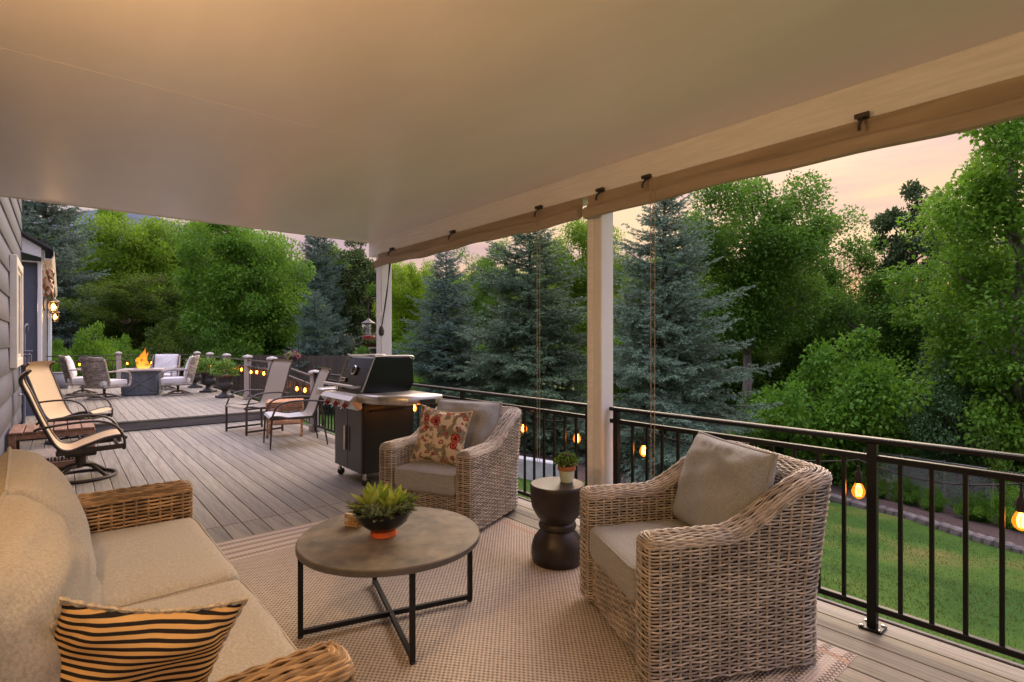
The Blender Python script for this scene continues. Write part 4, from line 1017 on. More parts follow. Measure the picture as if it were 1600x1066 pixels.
def sling_chair(label, loc, rz, h, width, mat, sled, seatmat=None, grp='stationary sling chairs by the far railing'):
    t = thing('sling_chair', label, 'patio chair', loc, rz, grp)
    prof = [(-.42, h), (-.44, h - .03), (-.40, h - .12), (-.30, .66), (-.22, .44), (-.14, .40), (.05, .395), (.22, .43), (.31, .43), (.34, .40)]
    m, P = sling_strip(prof, width - .05); m.build('sling', mat, t)
    if seatmat:
        k = [p for p in prof if p[1] < .47]; m2, _ = sling_strip([(x, z + .004) for x, z in k[1:]], width - .07, .008); m2.build('seat_panel', seatmat, t)
    for s_ in (-1, 1):
        f_ = MB(); f_.tube(P + np.array((0, s_ * (width / 2 - .02), -.006)), .014, 8); f_.build('side_rail', 'bronze', t)
        y = s_ * width / 2
        a_ = MB(); a_.tube(bez([(-.36, y, .60), (-.15, y, .625), (.10, y, .62), (.24, y, .57), (.30, y, .46), (.315, y, .40)], 36), .013, 8); a_.build('arm', 'bronze', t)
        if sled:
            MB().beam((.315, y, 0.0), (.315, y, .41), .028, .028, .003).build('leg', 'bronze', t); MB().beam((-.26, y, .0), (-.24, y, .50), .028, .028, .003).build('leg', 'bronze', t)
            MB().beam((-.25, y, .05), (.30, y, .05), .022, .03, .003).build('runner', 'bronze', t)
        else:
            for (x0_, z0_, x1_) in ((.315, .41, .335), (-.30, .60, -.40)):
                l_ = MB(); l_.tube([(x1_, y, 0), ((x0_ + x1_) / 2, y, z0_ * .5), (x0_, y, z0_)], np.array((.010, .014, .014)), 8); l_.build('leg', 'bronze', t)
        MB().beam((-.22, y * .96, .40), (.31, y * .96, .395), .02, .03, .003).build('seat_rail', 'bronze', t)
    return t
sling_chair('tall taupe sling chair on runners in front of the step by the railing', (2.40, 9.24, 0), radians(180 + 12), 1.13, .66, 'slingtaupe', True)
sling_chair('sling chair with pale grey seat and thin legs just left of the grill', (2.49, 7.74, 0), radians(180 - 8), 1.05, .62, 'slingtaupe', False, 'slinggrey')
# slatted table by the wall
tb_ = thing('slatted_table', 'brown slatted outdoor table against the wall between the two rockers', 'table', (-.07, 9.0, 0))
for i in range(6): MB().box((-.32 + i * .135 - .018, 0, .347), (.124, .86, .022), .004).build('slat', 'teak', tb_)
for s_ in (-1, 1):
    MB().box((0, s_ * .40, .30), (.80, .03, .07), .004).build('apron', 'teak', tb_); MB().box((s_ * .385, 0, .30), (.03, .76, .068), .004).build('apron', 'teak', tb_)
    for q in (-1, 1): MB().box((s_ * .37, q * .385, .165), (.07, .07, .33), .005).build('leg', 'teak', tb_)
fs_ = thing('woven_footstool', 'low footstool with zigzag woven top beneath the nearer rocker', 'footstool', (-.11, 8.15, 0))
MB().box((0, 0, .065), (.62, .72, .075), .008).build('frame', 'teak', fs_)
for sx in (-1, 1):
    for sy in (-1, 1): MB().box((sx * .27, sy * .32, .015), (.05, .05, .03), .004).build('leg', 'teak', fs_)
def zig():
    m, n = new_mat('zigzag_weave'); out = nd(n, 'ShaderNodeOutputMaterial'); b = nd(n, 'ShaderNodeBsdfPrincipled', i_Roughness=.8); t = nd(n, 'ShaderNodeTexCoord'); sx = nd(n, 'ShaderNodeSeparateXYZ'); n.links.new(t.outputs['Object'], sx.inputs[0])
    pp = nd(n, 'ShaderNodeMath', operation='PINGPONG'); pp.inputs[1].default_value = .03; n.links.new(sx.outputs[0], pp.inputs[0]); ad = nd(n, 'ShaderNodeMath', operation='ADD'); n.links.new(pp.outputs[0], ad.inputs[0]); n.links.new(sx.outputs[1], ad.inputs[1])
    ml = nd(n, 'ShaderNodeMath', operation='MULTIPLY'); ml.inputs[1].default_value = 2 * pi / .034; n.links.new(ad.outputs[0], ml.inputs[0]); si = nd(n, 'ShaderNodeMath', operation='SINE'); n.links.new(ml.outputs[0], si.inputs[0])
    r = nd(n, 'ShaderNodeValToRGB'); r.color_ramp.elements[0].position = .3; r.color_ramp.elements[0].color = (.04, .03, .028, 1); r.color_ramp.elements[1].position = .5; r.color_ramp.elements[1].color = (.46, .37, .29, 1); n.links.new(si.outputs[0], r.inputs[0]); n.links.new(r.outputs[0], b.inputs['Base Color']); n.links.new(b.outputs[0], out.inputs[0]); return m
M['zig'] = zig()
rounded_box(.60, .70, .06, .025, .02, 12).build('woven_top', 'zig', fs_, loc=(0, 0, .128))
# honey wicker side table
wt = thing('wicker_side_table', 'honey-brown wicker side table between the two sling chairs', 'side table', (2.62, 8.50, 0), radians(-20))
MB().box((0, 0, .525), (.52, .44, .025), .01).build('top', 'wickerorange', wt)
ap = MB(); loop = [(-.25, -.21), (.25, -.21), (.25, .21), (-.25, .21)]; rows = []
for z in np.arange(.40, .515, .0135):
    pts = []
    for i in range(4):
        a, b = np.array(loop[i]), np.array(loop[(i + 1) % 4]); k = int(round(np.linalg.norm(b - a) / .025)) // 4 * 4; pts += [(*(a + (b - a) * t), z) for t in np.linspace(0, 1, k, endpoint=False)]
    rows.append(pts)
rows = np.array(rows); nn = rows.copy(); nn[:, :, 2] = 0; nn /= np.linalg.norm(nn, axis=2)[:, :, None]; weave_rows(ap, rows, nn, .0066, .005, .006); ap.build('woven_apron', 'wickerorange', wt, kind='stuff')
MB().box((0, 0, .20), (.44, .36, .025), .008).build('lower_shelf', 'wickerorange', wt)
for sx in (-1, 1):
    for sy in (-1, 1):
        MB().lathe([(.001, 0), (.017, .008), (.022, .03), (.017, .05), (.012, .06), (.014, .20), (.015, .42)], (sx * .235, sy * .195, 0), 10).build('leg', 'wickerorange', wt)

# ================================================================== FIRE TABLE, SWIVEL CHAIRS, URNS
UZ = .171
ft = thing('fire_table', 'slate-blue fire pit table with crossed panels and a tall flame on the upper deck', 'fire table', (1.50, 15.55, UZ), radians(-14))
MB().box((0, 0, .29), (.70, .70, .55), .006).build('body', 'firebox', ft)
for k in range(4):
    a = k * pi / 2; R_ = Matrix.Rotation(a, 3, 'Z'); m = MB()
    def bar(p, q, wd=.05):
        m.beam(np.array(R_) @ np.array((p[0], -.357, p[1])), np.array(R_) @ np.array((q[0], -.357, q[1])), .018, wd, .003, up=np.array(R_) @ np.array((1., 0, .01)) if abs(p[0] - q[0]) < .01 else (0, 0, 1))
    bar((-.32, .09), (-.32, .53)); bar((.32, .09), (.32, .53)); m.build('stile', 'firebox', ft); m = MB(); bar((-.345, .045), (.345, .045), .06); bar((-.345, .535), (.345, .535), .06); m.build('rail', 'firebox', ft)
    m = MB(); bar((-.29, .09), (.29, .50), .04); m.build('cross_brace', 'firebox', ft); m = MB()
    m.beam(np.array(R_) @ np.array((-.29, -.354, .50)), np.array(R_) @ np.array((.29, -.354, .09)), .014, .04, .003); m.build('cross_brace', 'firebox', ft)
tp = MB()
for (c_, d_) in (((0, -.31, .595), (.86, .22, .045)), ((0, .31, .595), (.86, .22, .045)), ((-.32, 0, .594), (.22, .396, .043)), ((.32, 0, .594), (.22, .396, .043))): tp.box(c_, d_, .006)
tp.build('top', 'postgrey', ft)
bm = MB().lathe([(.001, .60), (.18, .60), (.19, .612), (.15, .616), (.001, .617)], n=24); bm.build('burner_pan', 'rubber', ft)
def flamemat():
    m, n = new_mat('flame'); out = nd(n, 'ShaderNodeOutputMaterial'); e = nd(n, 'ShaderNodeEmission'); t = nd(n, 'ShaderNodeTexCoord'); sx = nd(n, 'ShaderNodeSeparateXYZ'); n.links.new(t.outputs['Generated'], sx.inputs[0])
    r = nd(n, 'ShaderNodeValToRGB'); el = r.color_ramp.elements; el[0].position = 0; el[0].color = (1, .50, .09, 1); el[1].position = 1; el[1].color = (1, .16, .015, 1); k = el.new(.5); k.color = (1, .34, .03, 1)
    n.links.new(sx.outputs[2], r.inputs[0]); n.links.new(r.outputs[0], e.inputs[0]); e.inputs[1].default_value = .6
    tr = nd(n, 'ShaderNodeBsdfTransparent'); ns = nd(n, 'ShaderNodeTexNoise', i_Scale=9, i_Detail=3); n.links.new(t.outputs['Object'], ns.inputs[0]); rm = nd(n, 'ShaderNodeMapRange'); rm.inputs['From Min'].default_value = .38; rm.inputs['From Max'].default_value = .75
    n.links.new(ns.outputs[0], rm.inputs[0]); mx = nd(n, 'ShaderNodeMixShader'); n.links.new(rm.outputs[0], mx.inputs[0]); n.links.new(tr.outputs[0], mx.inputs[1]); n.links.new(e.outputs[0], mx.inputs[2]); n.links.new(mx.outputs[0], out.inputs[0]); return m
M['flame'] = flamemat()
for (x, y, h_, r_, sd_) in ((0, 0, .50, .085, 1), (-.07, .02, .33, .07, 2), (.08, -.02, .30, .065, 3), (.02, .07, .38, .06, 4), (-.03, -.06, .26, .06, 5), (.05, .04, .44, .05, 6)):
    rs = np.random.default_rng(sd_); zz = np.linspace(0, 1, 16); n_ = 14; V = np.zeros((16, n_, 3)); ph = rs.uniform(0, 6)
    for i, q in enumerate(zz):
        rr = r_ * (np.sin(pi * min(1, q * .78 + .2)) ** 1.2) * (1 - q) ** .35 + .001; cx_ = .05 * sin(5 * q + ph) * q; cy_ = .04 * cos(4 * q + ph) * q
        for j in range(n_): a = 2 * pi * j / n_; V[i, j] = (x + cx_ + rr * cos(a) * (1 + .3 * sin(2 * a + 7 * q + ph)), y + cy_ + rr * sin(a) * (1 + .3 * cos(3 * a + 5 * q)), .615 + h_ * q)
    MB().grid(V, close_v=True).build('flame_tongue', 'flame', ft)
def fire_chair(label, loc, rz):
    t = thing('swivel_chair', label, 'patio chair', loc, rz, 'wicker swivel chairs round the fire table')
    # faces +x. curved woven back
    n = 40; yy = np.linspace(-.33, .33, n); zz = np.linspace(.27, .93, 24); rows = []
    for z in zz:
        lean = -.30 - .22 * (z - .27); wd = 1 - .10 * max(0, z - .6); rows.append(np.column_stack([lean + .16 * (yy / .33) ** 2, yy * wd, np.full(n, z - .04 * (z > .85) * (yy / .33) ** 2)]))
    rows = np.array(rows); nn = np.tile(np.array((-1., 0, .2)), (*rows.shape[:2], 1)); m = MB(); weave_rows(m, rows, nn, .0125, .006, .006, sides=4, closed=False); m.build('woven_back', 'wickerfar', t, kind='stuff')
    MB().grid(rows + np.array((.012, 0, 0))).build('back_lining', 'liner', t)
    for s_ in (-1, 1):
        f_ = MB(); f_.tube(rows[:, 0 if s_ < 0 else -1] , .020, 6); f_.build('back_post', 'wickerfar', t)
        a_ = MB(); a_.tube(bez([(-.20, s_ * .345, .60), (.0, s_ * .36, .605), (.20, s_ * .36, .59), (.31, s_ * .35, .53), (.33, s_ * .34, .36), (.30, s_ * .33, .26)], 30), .024, 6, flat=.7); a_.build('arm', 'wickerfar', t)
    sf = MB().box((.02, 0, .265), (.62, .66, .05), .012); sf.build('seat_frame', 'wickerfar', t)
    seat_cushion('seat_cushion', .58, .58, .12, 'cushwhite', t, (.03, 0, .35), 3, puff=.02)
    bc = back_cushion('back_cushion', .56, .54, .15, 'cushwhite', t, (-.235, 0, .66), radians(-13), 2, rz=pi / 2)
    p = MB(); p.lathe([(.03, .06), (.024, .12), (.03, .2), (.06, .24)], n=12); p.build('pedestal', 'bronze', t)
    for k in range(4):
        q = pi / 4 + k * pi / 2; l = MB(); l.tube(bez([(0, 0, .10), (.14 * cos(q), .14 * sin(q), .075), (.30 * cos(q), .30 * sin(q), .025)], 8), .020, 6); l.build('base_spoke', 'wickerfar', t)
    b = MB(); a = np.linspace(0, 2 * pi, 33); b.tube(np.column_stack([.30 * np.cos(a), .30 * np.sin(a), np.full(33, .014)]), .014, 6, cap=False); b.build('base_ring', 'wickerfar', t)
    return t
fire_chair('wicker swivel chair with its woven back to the camera left of the fire table', (.74, 15.0, UZ), radians(38))
fire_chair('wicker swivel chair behind and left of the back-turned one, cushion showing', (.40, 16.5, UZ), radians(-8))
fire_chair('wicker swivel chair right of the fire table, seen in profile', (2.14, 14.95, UZ), radians(168))
fire_chair('wicker swivel chair facing the camera behind the flame at right', (2.06, 16.9, UZ), radians(-118))
def urn(label, loc, sd_):
    t = thing('garden_urn', label, 'urn', loc, sd_, 'black iron urns along the upper deck railing')
    MB().box((0, 0, .025), (.30, .30, .05), .008).build('plinth', 'urn', t)
    MB().lathe([(.13, .05), (.125, .065), (.07, .10), (.055, .14), (.065, .17), (.10, .185), (.14, .21), (.165, .26), (.17, .30), (.155, .33), (.15, .36), (.16, .42), (.175, .47)], n=28).build('bowl', 'urn', t)
    MB().lathe([(.175, .465), (.215, .485), (.218, .505), (.195, .51), (.17, .50), (.001, .49)], n=28).build('rim', 'rust', t)
    m = MB(); rs = np.random.default_rng(int(sd_ * 10) + 3)
    for k in range(700):
        v_ = rs.normal(0, 1, 3); v_ /= np.linalg.norm(v_); v_[2] = abs(v_[2]); p = np.array((0, 0, .50)) + v_ * np.array((.26, .26, .34)) * rs.uniform(.35, 1.02) ** .6
        blades(m, [p], [v_ + rs.normal(0, .6, 3) + np.array((0, 0, .5))], [rs.normal(0, 1, 3)], [rs.uniform(.05, .09)], [.035], seg=3, tint=rs.uniform(0, 1))
    m.build('foliage', 'boxwood', t)
urn('black urn of bright green foliage, nearest of the three by the railing', (2.83, 13.45, UZ), .2)
urn('black urn of green foliage, middle of the three by the railing', (2.83, 15.2, UZ), .9)
urn('black urn of green foliage, farthest of the three by the railing', (2.83, 16.95, UZ), 1.6)
pb = thing('box_planter', 'plain grey box planter at the far left end of the upper deck', 'planter', (-.06, 19.05, UZ))
MB().prism([(-.19, 0), (.19, 0), (.22, .42), (-.22, .42)], 1, -.2, .2).build('box', 'greybox', pb, smooth=False); MB().box((0, 0, .425), (.46, .43, .02), .004).build('rim', 'greybox', pb)
sk = thing('solar_stake', 'short white stake light beside the grey box planter', 'light', (.16, 18.9, UZ)); MB().lathe([(.03, 0), (.03, .16), (.02, .19), (.001, .2)], n=10).build('body', 'whitepvc', sk)

# ================================================================== STRING LIGHTS
def string(label, pts, sag=.05):
    t = thing('string_lights', label, 'string lights', pts[0])
    P0 = np.array(pts[0]); c = MB(); path = []
    for i in range(len(pts) - 1):
        a, b = np.array(pts[i]) - P0, np.array(pts[i + 1]) - P0
        for q in np.linspace(0, 1, 8, endpoint=False): path.append(a + (b - a) * q + np.array((0, 0, .12 + sag * (.6 - sin(pi * q)))))
    path.append(np.array(pts[-1]) - P0 + np.array((0, 0, .12 + sag * .6)))
    c.tube(path, .004, 5); c.build('cable', 'rubber', t)
    for p in pts: add_bulb(t, np.array(p) - P0, sag)
    return t
gl_m = MB().lathe([(.012, .035), (.020, .022), (.030, -.002), (.031, -.018), (.024, -.036), (.010, -.047), (.001, -.05)], n=16).mesh('bulb'); gl_m.materials.append(M['bulbglass'])
so_m = MB().lathe([(.006, .12), (.008, .095), (.016, .085), (.018, .045), (.014, .030), (.001, .030)], n=12).mesh('socket'); so_m.materials.append(M['rubber'])
fi = MB()
for k in range(5):
    a = k * 2 * pi / 5; fi.tube(bez([(.004 * cos(a), .004 * sin(a), .025), (.013 * cos(a), .013 * sin(a), -.005), (.009 * cos(a), .009 * sin(a), -.034)], 6), .0028, 5)
fi_m = fi.mesh('filament'); fi_m.materials.append(M['filament'])
def add_bulb(t, loc, sag=.05):
    b = child('bulb', gl_m, t, tuple(loc)); child('filament', fi_m, b, (0, 0, 0)); child('socket', so_m, b, (0, 0, 0))
    w_ = MB(); w_.tube([(0, 0, .118), (0, 0, .125 + sag * .6)], .004, 5); w_.build('drop_wire', 'rubber', b)
yb = [-.25, .361, .972, 1.64, 2.30, 2.94, 3.58, 4.22, 4.86, 5.50, 6.15, 6.8, 7.45, 8.1, 8.72]
string('string of amber bulbs hanging along the black railing of the lower deck', [(3.085 + .055, y, .665) for y in yb])
string('string of amber bulbs along the upper deck side railing', [(3.07, y, z) for y, z in ((8.95, .64), (9.34, .637), (10.05, .64), (10.43, .70), (11.29, .81), (11.78, .815), (12.22, .80), (13.0, .82), (13.63, .80), (14.3, .8), (15.2, .8), (16.1, .8), (17.0, .8), (18.2, .8))])
string('string of amber bulbs on the back railing behind the fire table', [(x, 19.49, .80) for x in (.4, .95, 1.5, 2.1, 2.75)])
hb = thing('reflection_bulb', 'amber bulb added under the near steel shelf of the grill, standing in for a reflection', 'bulb', (2.62, 4.40, .735)); add_bulb(hb, (0, 0, 0), .0)  # lit bulb added in place of an orange reflection on the grill

# ================================================================== BIRD FEEDER
bf = thing('bird_feeder', 'copper and glass bird feeder lantern hanging left of the corner post', 'bird feeder', (3.0, 6.42, 1.60))
MB().lathe([(.001, .13), (.012, .12), (.03, .10), (.09, .065), (.092, .055), (.02, .058)], n=18).build('cap', 'bronze', bf)
MB().lathe([(.045, .056), (.045, -.09)], n=16, cap=False).build('tube', 'feederglass', bf)
MB().lathe([(.02, -.15), (.07, -.14), (.085, -.11), (.08, -.095), (.001, -.09)], n=18).build('tray', 'redfeeder', bf)
k = MB(); k.tube(bez([(0, 0, .12), (0, 0, .30), (.02, -.05, .38), (.05, -.20, .36)], 18), .005, 6); k.build('hanger', 'bronze', bf)
# ================================================================== TREES
def nrm(v): return v / (np.linalg.norm(v, axis=-1, keepdims=True) + 1e-9)
def leaf_arrays(P, D, U, L_, w_, rs):
    """pointed leaves: folded diamonds. P base, D direction, U rough up"""
    D = nrm(D); Sd = nrm(np.cross(D, U)); N = np.cross(Sd, D); L_ = L_[:, None]; w_ = w_[:, None]
    mid = P + D * L_ * .45
    V = np.stack([P, mid - Sd * w_ + N * w_ * .35, P + D * L_ - N * L_ * .12, mid + Sd * w_ + N * w_ * .35], 1)
    n = len(P); return V.reshape(-1, 3), np.arange(4 * n).reshape(-1, 4)
def limb_mesh(mb, a, b, r0, r1, rs, wob=.06, n=8, sides=7):
    a = np.array(a, float); b = np.array(b, float); t = np.linspace(0, 1, n)[:, None]; L_ = np.linalg.norm(b - a)
    P = a + (b - a) * t; P[:, 2] += .12 * L_ * (t[:, 0] ** 2 - t[:, 0]) * -1 * .8
    P[1:-1] += rs.normal(0, wob * L_ * .3, (n - 2, 3)); mb.tube(P, np.linspace(r0, r1, n), sides, cap=False)
def broadleaf(seed, H, cb, R, ncl, per, leaf, clump=.30, squash=.8, open_=.5, lean=0., trunk_r=.16, col_bias=.0):
    rs = np.random.default_rng(seed); mb = MB()
    k = 14; tz = np.linspace(0, H * .78, k); tx = np.cumsum(rs.normal(0, .05, k)) + lean * tz; ty = np.cumsum(rs.normal(0, .05, k)); tx -= tx[0]; ty -= ty[0]
    TP = np.column_stack([tx, ty, tz]); mb.tube(TP, trunk_r * (1 - .8 * tz / (H * .8)) + .02 + trunk_r * .5 * np.exp(-tz / .3), 9, cap=False)
    cz = (cb + H) / 2; hz = (H - cb) / 2
    C = []
    while len(C) < ncl:
        v = rs.uniform(-1, 1, 3)
        q = np.linalg.norm(v)
        if q > 1 or q < open_ * rs.uniform(0, 1): continue
        if v[2] < -.2: v[:2] *= .85
        C.append(v)
    C = np.array(C); lump = 1 + .32 * np.sin(C[:, 0] * 4 + seed) * np.cos(C[:, 1] * 5 + seed * 2)
    CP = C * np.array((R, R, hz)) * lump[:, None] * .88 + np.array((tx[-1] * .6, ty[-1] * .6, cz))
    rc = R * clump * rs.uniform(.6, 1.25, ncl)
    for i in rs.choice(ncl, min(ncl, 46), replace=False):
        z0 = np.clip(CP[i, 2] - rs.uniform(.5, 1.2) * R * .55, H * .08, H * .74); j = np.searchsorted(tz, z0).clip(0, k - 1); limb_mesh(mb, TP[j], CP[i], trunk_r * .42 * (1 - .55 * z0 / H), .012, rs)
    idx = np.repeat(np.arange(ncl), per); n = len(idx)
    v = nrm(rs.normal(0, 1, (n, 3))); rad = rs.uniform(0, 1, n) ** .42
    off = v * rad[:, None] * rc[idx][:, None] * np.array((1, 1, squash)); P = CP[idx] + off
    # twig sprays: leaves cluster along short shoots
    P += nrm(rs.normal(0, 1, (n, 3))) * leaf * .6
    outw = nrm(P - np.array((0, 0, cz - hz * .3))); D = nrm(v * .6 + outw * .5 + rs.normal(0, .75, (n, 3)) + np.array((0, 0, -.25))); U = nrm(np.array((0, 0, 1.)) + rs.normal(0, .55, (n, 3)))
    Ls = leaf * rs.uniform(.65, 1.25, n)
    V, Fc = leaf_arrays(P, D, U, Ls, Ls * .34, rs)
    ctint = rs.uniform(.0, 1, ncl); tn = np.clip(.15 + .45 * ctint[idx] + .40 * rs.uniform(0, 1, n) + col_bias, 0, 1)
    cm = fast_mesh('crown', V, Fc, np.repeat(tn, 4), False); tm = mb.mesh('trunk')
    return tm, cm, H, R
def spruce(seed, H, R, whorls, per, needle=.055, dens=95, droop=.35):
    rs = np.random.default_rng(seed); mb = MB(); mb.tube([(0, 0, 0), (0, 0, H * .5), (0, 0, H * .98)], np.array((.13, .08, .012)), 8, cap=False)
    TB, TD, TL = [], [], []
    for wv in range(whorls):
        q = (wv + rs.uniform(-.3, .3)) / whorls; z = H * (.03 + .95 * q ** .92); Lb = R * (1 - q) ** .58 * rs.uniform(.85, 1.1) + .07
        nb_ = max(7, int(per * (1 - .35 * q))); ph = rs.uniform(0, 6.3)
        for b in range(nb_):
            a = ph + 2 * pi * b / nb_ + rs.normal(0, .2); Lb2 = Lb * rs.uniform(.6, 1.18); Lb2 *= 1 + .20 * sin(3 * a + seed + 9 * q) + .12 * sin(5 * a - 17 * q); z = H * (.02 + .95 * np.clip(q + rs.normal(0, .55 / whorls), 0, 1) ** .92); m = max(5, int(Lb2 / .10)); t = np.linspace(0, 1, m)
            up0 = .55 * q - .10 + rs.normal(0, .09); zz = z + Lb2 * (up0 * t - droop * (1 - q) * t ** 1.3 + .16 * t ** 3)
            bp_ = np.column_stack([Lb2 * t * cos(a), Lb2 * t * sin(a), zz]); mb.tube(bp_[::2] if m > 6 else bp_, np.linspace(.022 * (1 - q) + .008, .004, len(bp_[::2] if m > 6 else bp_)), 4, cap=False)
            T = nrm(np.gradient(bp_, axis=0)); sd_ = np.array((-sin(a), cos(a), 0))
            for i in range(1, m):
                if t[i] < .18 and Lb2 > .5: continue
                for s_ in (-1, 1):
                    L_ = (.38 * Lb2 * (1 - t[i]) + .11) * rs.uniform(.6, 1.1); L_ = min(L_, .55); d_ = nrm(T[i] * rs.uniform(.5, 1) + sd_ * s_ * rs.uniform(.6, 1.0) + np.array((0, 0, rs.uniform(-.55, .10))))
                    TB.append(bp_[i]); TD.append(d_); TL.append(L_)
                    if L_ > .22:
                        for kk in range(int(L_ / .10)):
                            f = rs.uniform(.25, .9); TB.append(bp_[i] + d_ * L_ * f); TD.append(nrm(d_ + rs.normal(0, .55, 3) + np.array((0, 0, -.12)))); TL.append(rs.uniform(.09, .17))
            TB.append(bp_[-2]); TD.append(T[-1]); TL.append(.14)
    TB, TD, TL = np.array(TB), np.array(TD), np.array(TL); cnt = np.maximum(4, (TL * dens).astype(int)); idx = np.repeat(np.arange(len(TB)), cnt); n = len(idx)
    f = rs.uniform(.05, 1, n); P = TB[idx] + TD[idx] * (TL[idx] * f)[:, None]; P[:, 2] -= .10 * (TL[idx] * f) ** 1.5
    v = rs.normal(0, 1, (n, 3)); rad = nrm(v - TD[idx] * (v * TD[idx]).sum(1, keepdims=True)); D = nrm(TD[idx] * .75 + rad * .8 + np.array((0, 0, .12))); nl = needle * rs.uniform(.7, 1.2, n)[:, None]
    w_ = nrm(np.cross(D, rs.normal(0, 1, (n, 3)))) * needle * .13
    V = np.stack([P - w_, P + w_, P + D * nl], 1).reshape(-1, 3)
    tt = rs.uniform(0, 1, len(TB)); tn = np.clip(.5 * tt[idx] + .25 * rs.uniform(0, 1, n) + .25 * f, 0, 1)
    return mb.mesh('trunk'), fast_mesh('crown', V, np.arange(3 * n).reshape(-1, 3), np.repeat(tn, 3), False), H, R
KIND = {
    'cotton': broadleaf(1, 9, 3.6, 2.6, 90, 620, .100, .27, .85, .5, .03, .17),
    'maple': broadleaf(2, 7, .8, 3.2, 125, 480, .125, .24, .7, .75, 0, .17),
    'airy': broadleaf(3, 9, 2.2, 2.6, 80, 480, .098, .23, .8, .3, .05, .14),
    'poplar': broadleaf(4, 8, .6, 2.0, 135, 330, .092, .22, .9, .5, .02, .13),
    'bush': broadleaf(5, 2.8, .05, 2.1, 90, 210, .10, .21, .7, .75, 0, .07),
    'juniper': broadleaf(6, 2.6, .0, 1.5, 110, 260, .055, .17, 1.0, .8, 0, .05),
    'pine': broadleaf(7, 8, 1.6, 1.9, 70, 260, .13, .22, .5, .35, 0, .17),
    'spruce': spruce(21, 7.0, 1.75, 38, 15, .056, 125),
    'spruceb': spruce(22, 7.0, 2.1, 36, 15, .062, 105, .42),
}
for k_, v_ in KIND.items():
    v_[0].materials.append(M['barkdark'] if k_ in ('spruce', 'spruceb', 'pine', 'juniper', 'bush') else M['bark'])
    v_[1].materials.append(M['needle'] if k_.startswith('spruce') else M['needlegreen'] if k_ in ('pine', 'juniper') else M['leaf'])
def tree(name, kind, px, depth, ytop, hw, label, col=(1, 1, 1), rz=0., grp='trees around the yard', cat='tree', base=None):
    x, y = at(px, depth); zb = float(ground_z(x, y)) - .05 if base is None else base; zt = CAMZ + (CY - ytop) / F * depth
    tm, cm, H, R = KIND[kind]; t = thing(name, label, cat, (x, y, zb), rz, grp)
    s = hw * depth / F / R; t.scale = (s, s, (zt - zb) / H)
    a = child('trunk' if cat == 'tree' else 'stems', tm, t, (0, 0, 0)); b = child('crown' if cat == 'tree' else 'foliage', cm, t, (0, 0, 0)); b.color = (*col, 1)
    return t
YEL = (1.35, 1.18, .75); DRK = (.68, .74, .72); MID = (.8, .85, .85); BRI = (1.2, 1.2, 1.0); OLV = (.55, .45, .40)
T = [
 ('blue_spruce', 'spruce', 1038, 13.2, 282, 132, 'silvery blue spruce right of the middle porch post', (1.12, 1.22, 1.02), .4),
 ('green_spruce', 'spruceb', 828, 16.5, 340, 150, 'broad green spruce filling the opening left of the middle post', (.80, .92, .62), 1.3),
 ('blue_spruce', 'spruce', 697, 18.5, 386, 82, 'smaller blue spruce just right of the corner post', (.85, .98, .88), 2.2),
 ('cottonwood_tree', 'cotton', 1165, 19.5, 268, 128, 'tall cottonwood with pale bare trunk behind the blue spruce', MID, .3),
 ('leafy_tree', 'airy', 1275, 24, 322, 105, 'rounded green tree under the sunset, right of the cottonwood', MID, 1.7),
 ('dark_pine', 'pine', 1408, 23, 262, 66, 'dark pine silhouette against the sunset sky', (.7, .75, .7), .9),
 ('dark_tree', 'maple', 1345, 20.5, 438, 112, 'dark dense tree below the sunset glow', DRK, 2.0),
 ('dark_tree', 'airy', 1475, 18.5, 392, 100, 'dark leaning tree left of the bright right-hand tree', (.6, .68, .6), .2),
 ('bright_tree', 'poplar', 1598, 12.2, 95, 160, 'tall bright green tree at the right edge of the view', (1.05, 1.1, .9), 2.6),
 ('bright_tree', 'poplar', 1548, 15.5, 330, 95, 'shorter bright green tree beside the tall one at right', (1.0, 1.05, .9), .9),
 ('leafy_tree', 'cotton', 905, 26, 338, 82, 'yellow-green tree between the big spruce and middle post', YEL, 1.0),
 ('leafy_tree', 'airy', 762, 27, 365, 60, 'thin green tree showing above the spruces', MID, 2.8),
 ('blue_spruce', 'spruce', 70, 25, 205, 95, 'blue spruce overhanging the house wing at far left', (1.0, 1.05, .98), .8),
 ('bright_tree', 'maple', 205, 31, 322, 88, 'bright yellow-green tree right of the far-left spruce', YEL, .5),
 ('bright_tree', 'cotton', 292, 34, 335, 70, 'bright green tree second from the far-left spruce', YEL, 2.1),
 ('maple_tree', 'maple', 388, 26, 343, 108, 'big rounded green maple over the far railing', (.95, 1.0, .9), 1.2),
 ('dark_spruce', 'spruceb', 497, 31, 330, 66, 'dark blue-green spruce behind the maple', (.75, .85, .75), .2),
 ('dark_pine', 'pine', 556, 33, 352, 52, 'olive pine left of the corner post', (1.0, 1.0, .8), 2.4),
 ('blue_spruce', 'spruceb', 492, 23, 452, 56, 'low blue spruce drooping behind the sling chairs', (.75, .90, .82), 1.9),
 ('willow_tree', 'cotton', 638, 29, 402, 48, 'bright yellow-green tree just right of the corner post', (1.75, 1.45, .6), .7),
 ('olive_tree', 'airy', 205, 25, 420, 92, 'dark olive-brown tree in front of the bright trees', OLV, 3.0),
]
for a in T: tree(a[0], a[1], a[2], a[3], a[4], a[5], a[6], a[7], a[8])
